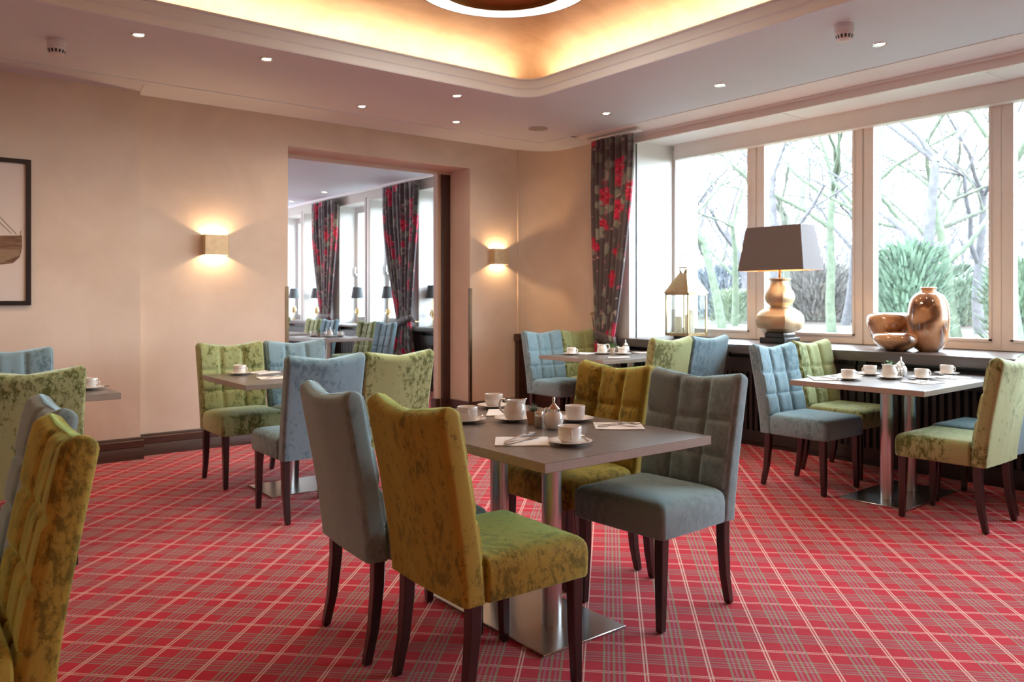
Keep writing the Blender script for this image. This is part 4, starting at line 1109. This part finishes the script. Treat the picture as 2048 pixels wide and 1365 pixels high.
# ================================================================ CURTAINS
def curtain(x, y0, y1, ztop, ztie, tie_c, tie_w, label, bot=.02, folds=9, amp=.030, hook=None):
    t = thing('curtain', label, 'curtain', (x, 0, 0), 0, 'floral curtains tied back')
    bm = nb(); uvl = bm.loops.layers.uv.new('UVMap')
    nu, nv = folds * 12, 60; full = (y1 - y0) * 1.25
    grid = []
    for j in range(nv + 1):
        z = ztop + (bot - ztop) * j / nv
        if z > ztie: s_ = ((ztop - z) / (ztop - ztie)); q_ = s_ ** 1.7
        else: q_ = 1 - .45 * min(1, (ztie - z) / .45) ** .8
        c_ = ((y0 + y1) / 2) * (1 - q_) + tie_c * q_; wd = (y1 - y0) * (1 - q_) + tie_w * q_
        if z > ztie: q2 = ((ztop - z) / (ztop - ztie)) ** 2.6
        row = []
        for i in range(nu + 1):
            u_ = i / nu
            ph = u_ * folds * 2 * PI + .5 * math.sin(u_ * 9.) 
            am = amp * (.75 + .45 * math.sin(u_ * 17. + 1.)) * (.55 if j < 2 else 1) * (1 - .35 * q_)
            xx = am * math.sin(ph) + .012 * math.sin(u_ * 5 + z * 3) * (1 - q_)
            yy = c_ + (u_ - .5) * wd + .008 * math.cos(ph * 1.0) 
            row.append((bm.verts.new((xx, yy, z)), (u_ * full, z)))
        grid.append(row)
    for j in range(nv):
        for i in range(nu):
            q = [grid[j][i], grid[j][i + 1], grid[j + 1][i + 1], grid[j + 1][i]]
            f = bm.faces.new([a[0] for a in q])
            for lp, a in zip(f.loops, q): lp[uvl].uv = a[1]
    me = mesh('fabric_panel', bm, M['curtain'], 180)
    o = obj('fabric_panel', me, None, t)
    md = o.modifiers.new('thickness', 'SOLIDIFY'); md.thickness = .002
    # tie band
    bm = nb(); uvl = bm.loops.layers.uv.new('UVMap')
    rx, ry = amp * 1.15 + .012, tie_w / 2 + .022; rows = []
    for j, dz in enumerate((-.045, .045)):
        rows.append([(bm.verts.new((rx * math.cos(2 * PI * i / 40), tie_c + ry * math.sin(2 * PI * i / 40), ztie + dz + (.05 if hook else .0) * math.sin(2 * PI * i / 40) * (1 if hook and hook[0] > tie_c else -1))), (i / 20., z)) for i, z in ((i, dz) for i in range(40))])
    for i in range(40):
        q = [rows[0][i], rows[0][(i + 1) % 40], rows[1][(i + 1) % 40], rows[1][i]]
        f = bm.faces.new([a[0] for a in q])
        for lp, a in zip(f.loops, q): lp[uvl].uv = a[1]
    tb = obj('tie_band', mesh('tie_band', bm, M['curtain'], 180), None, t)
    md = tb.modifiers.new('thickness', 'SOLIDIFY'); md.thickness = .003
    if hook:
        bm = nb(); hy, hz, hx = hook
        add_tube(bm, [(hx, hy, hz), (0.0, hy, hz)], .006, 8); add_lathe(bm, [(.001, -.016), (.014, -.010), (.018, 0), (.014, .010), (.001, .016)], 14, (0., hy, hz)); obj('tieback_knob', bm, M['brass'], t)
        bm = nb(); uvl = bm.loops.layers.uv.new('UVMap')
        e0 = tie_c + (ry if hy > tie_c else -ry)
        for k_ in (0,):
            pts = [(.0, hy, hz + .012), (.0, hy, hz - .02), (.012, e0, ztie + .0), (.012, e0, ztie + .085)]
            f = bm.faces.new([bm.verts.new(p) for p in pts])
            for lp, a in zip(f.loops, ((0, 0), (0, .1), (.3, .1), (.3, 0))): lp[uvl].uv = a
        tq = obj('tie_end', mesh('tie_end', bm, M['curtain'], 0), None, t); md = tq.modifiers.new('thickness', 'SOLIDIFY'); md.thickness = .003
    return t
curtain(5.66, 5.33, 5.91, 2.845, .87, 5.72, .26, 'floral red and grey curtain tied back at the left of the big window', folds=8, hook=(5.90, 1.10, .12))
curtain(5.67, 9.30, 10.28, 2.85, .93, 9.68, .36, 'floral curtain in the next room, right one with its tie band showing', folds=9, hook=(9.36, .93, .10))
curtain(5.67, 11.75, 12.72, 2.84, .95, 12.2, .36, 'floral curtain in the next room, left one behind the chairs', folds=9)
bm = nb(); add_box(bm, 5.63, 5.70, 5.25, 6.0, 2.85, 2.862); struct('trim_27', bm, M['white'], smooth=0)
bm = nb(); add_box(bm, 5.64, 5.68, 7.4, 16.0, 2.855, 2.889); struct('trim_28', bm, M['white'], smooth=0)

# ================================================================ OUTDOORS
k = N('winter_lawn'); v = k.coord('Object'); f = k.noise(v, .25, 5., .6); f2 = k.noise(v, 6., 4., .6)
c = k.mix(k.ramp(f, [(.35, 0.), (.65, 1.)]), (.036, .048, .022), (.058, .058, .036)); c = k.mix(k.math('MULTIPLY', f2, .5), c, (.050, .048, .032))
k.bsdf(c, .95, 0, k.bump(f2, .4, .03)); 
bm = nb(); add_quad(bm, [(6.9, -60, -.25), (220, -60, -.25), (220, 230, -.25), (6.9, 230, -.25)])
o = obj('lawn', bm, k.m, smooth=0); o['kind'] = 'structure'; o['label'] = 'pale winter lawn of the park outside'; o.name = 'ground_lawn'
bm = nb()
pts = [(42 + .02 * i * i, -10 + 9 * i) for i in range(12)]
for (x0, y0), (x1, y1) in zip(pts, pts[1:]): add_quad(bm, [(x0, y0, -.235), (x0 + 5., y0, -.235), (x1 + 5., y1, -.235), (x1, y1, -.235)])
struct('ground_path', bm, simple('leaf_strewn_path', (.055, .036, .031), .95, nscale=5., namt=.25), smooth=0)
BARK = [simple('mossy_bark', (.088, .110, .074), .9, nscale=4., namt=.3), simple('grey_bark', (.088, .084, .092), .9, nscale=4., namt=.3), simple('olive_bark', (.100, .106, .084), .9, nscale=4., namt=.3)]
def make_tree(x, y, h_, seed, mat, label, lean=0., r0=.16, depth=5, low=.25):
    rnd = random.Random(seed); t_ = thing('bare_tree', label, 'tree', (x, y, -.25), 0, 'bare trees in the park')
    tb, bb, tw = nb(), nb(), nb()
    def grow(p, d, L, r, lev):
        n_ = 4 if lev < 3 else 3; pts_ = [p.copy()]; rd = [r]; dd = d.copy(); q = p.copy(); kids = []
        for i in range(n_):
            dd = (dd + Vector((rnd.uniform(-1, 1), rnd.uniform(-1, 1), rnd.uniform(-.5, .5))) * (.14 if lev == 0 else .36)).normalized()
            q = q + dd * L / n_; pts_.append(q.copy()); rd.append(r * (1 - .45 * (i + 1) / n_)); kids.append((q.copy(), dd.copy(), rd[-1]))
        add_tube(tb if lev == 0 else bb if lev < 4 else tw, pts_, rd, 8 if lev < 2 else 5 if lev < 4 else 3, cap=False)
        if lev >= depth: return
        m_ = 3
        for i in range(m_ + (1 if lev == 0 else 0)):
            kq, kd, kr = kids[-1] if i < 2 else kids[rnd.randrange(1, n_)]
            ang = R(rnd.uniform(25, 62)); az = rnd.uniform(0, 2 * PI)
            side = kd.cross(Vector((math.cos(az), math.sin(az), .3))).normalized()
            nd = (kd * math.cos(ang) + side * math.sin(ang) + Vector((0, 0, .08))).normalized()
            grow(kq, nd, L * rnd.uniform(.62, .82), kr * rnd.uniform(.55, .78), lev + 1)
    grow(Vector((0, 0, 0)), Vector((lean * .3, lean, 1)).normalized(), h_ * .34, r0, 0)
    obj('trunk', tb, mat, t_, smooth=60)
    obj('branches', bb, mat, t_, smooth=60); obj('twigs', tw, mat, t_, smooth=0)
    return t_
TR_ = [(.757, 30, 16, 1, 0, .05, .22, 'bare tree right behind the brass lantern'), (.82, 38, 17, 2, 1, -.1, .24, 'bare tree far behind the left window light'),
       (.707, 44, 18, 3, 1, .1, .28, 'bare grey tree just left of the first window post'), (.668, 25, 15, 4, 1, .12, .20, 'dark forked tree above the lamp shade'),
       (.627, 46, 18, 5, 2, 0, .28, 'distant bare tree above the right side of the lamp shade'), (.579, 27, 16, 6, 0, .02, .20, 'mossy green trunk right of the gold lamp'),
       (.560, 42, 17, 7, 1, -.15, .26, 'distant bare tree beside the second window post'), (.507, 26, 16, 8, 0, .08, .19, 'mossy tree at the left of the third window light'),
       (.488, 33, 17, 9, 2, -.1, .22, 'olive tree above the wide vase'), (.455, 24, 16, 10, 1, -.05, .22, 'wide spreading tree above the tall vase'),
       (.437, 39, 17, 11, 2, .12, .25, 'distant olive tree right of the tall vase'), (.420, 29, 16, 12, 0, .15, .20, 'leaning mossy tree right of the tall vase'),
       (.395, 36, 17, 13, 1, 0, .24, 'bare tree beside the right window post'), (.354, 25, 15, 14, 0, .05, .20, 'mossy tree at the right edge of the photo'),
       (.527, 50, 18, 15, 2, 0, .3, 'farthest tree behind the second window post'), (.781, 53, 18, 16, 2, 0, .3, 'farthest tree behind the left window light'),
       (.645, 34, 16, 17, 2, -.12, .22, 'olive tree behind the lamp shade'), (.735, 36, 16, 18, 0, -.2, .20, 'leaning green tree behind the lantern')]
for (q_, x, h_, sd_, b_, ln, r0, lb) in TR_:
    make_tree(x, x * q_, h_, sd_, BARK[b_], lb, ln, r0 * .98, depth=6)
def make_shrub(x, y, w_, h_, n_, seed, col, label, blade=.35, name='evergreen_shrub'):
    rnd = random.Random(seed); t_ = thing(name, label, 'shrub', (x, y, -.25), 0, 'shrubs in the park')
    bm_ = nb()
    for i in range(n_):
        a = rnd.uniform(0, 2 * PI); rr = math.sqrt(rnd.random()) ; zz = rnd.random() ** .8
        prof_w = math.sin(PI * min(1, .18 + .82 * (1 - zz))) ** .6 if zz > .3 else .95
        p = Vector((math.cos(a) * rr * w_ * prof_w, math.sin(a) * rr * w_ * prof_w, zz * h_))
        out_ = Vector((math.cos(a) * .7 * rr, math.sin(a) * .7 * rr, rnd.uniform(.2, 1.))).normalized() * blade * rnd.uniform(.5, 1.)
        s_ = Vector((-math.sin(a + rnd.uniform(-1, 1)), math.cos(a), rnd.uniform(-.3, .3))).normalized() * blade * .10
        add_quad(bm_, [p - s_, p + s_, p + out_ + s_ * .3, p + out_ - s_ * .3])
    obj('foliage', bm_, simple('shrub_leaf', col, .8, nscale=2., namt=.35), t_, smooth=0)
    bm_ = nb()
    for i in range(5): add_tube(bm_, [(0, 0, 0), (rnd.uniform(-.2, .2) * w_, rnd.uniform(-.2, .2) * w_, h_ * .5)], [.04, .015], 5)
    obj('stems', bm_, BARK[1], t_)
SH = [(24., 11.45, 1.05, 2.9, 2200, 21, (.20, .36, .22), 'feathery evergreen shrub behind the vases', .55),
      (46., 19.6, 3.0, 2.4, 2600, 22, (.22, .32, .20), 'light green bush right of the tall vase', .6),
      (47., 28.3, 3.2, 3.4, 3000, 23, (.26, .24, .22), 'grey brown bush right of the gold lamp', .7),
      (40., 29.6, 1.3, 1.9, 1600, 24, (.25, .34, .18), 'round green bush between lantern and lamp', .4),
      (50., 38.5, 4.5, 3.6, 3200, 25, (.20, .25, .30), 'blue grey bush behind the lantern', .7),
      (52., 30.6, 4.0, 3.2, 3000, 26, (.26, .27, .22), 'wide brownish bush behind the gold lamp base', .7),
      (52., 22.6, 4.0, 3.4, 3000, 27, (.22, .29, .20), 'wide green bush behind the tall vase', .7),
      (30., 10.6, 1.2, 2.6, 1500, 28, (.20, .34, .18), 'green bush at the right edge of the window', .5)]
for s_ in SH: make_shrub(s_[0], s_[1], s_[2], s_[3], s_[4], s_[5], tuple(.42 * (a_ + .14) for a_ in s_[6]), s_[7], s_[8])  # leaf colours lifted paler, haze put into the colour
# far thicket: uncountable mass of twigs at the end of the park
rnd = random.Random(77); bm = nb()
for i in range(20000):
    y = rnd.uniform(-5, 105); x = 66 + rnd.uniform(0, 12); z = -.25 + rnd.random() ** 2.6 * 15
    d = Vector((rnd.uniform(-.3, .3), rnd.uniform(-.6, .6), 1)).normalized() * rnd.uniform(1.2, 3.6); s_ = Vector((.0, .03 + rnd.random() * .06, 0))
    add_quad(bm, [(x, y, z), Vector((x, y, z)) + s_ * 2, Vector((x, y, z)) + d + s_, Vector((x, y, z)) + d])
o = obj('thicket', bm, simple('hazy_thicket', (.17, .165, .175), .9, nscale=1., namt=.25), smooth=0); o['kind'] = 'stuff'; o['label'] = 'pale tangled thicket along the end of the park'  # distance haze is put into the pale twig colour
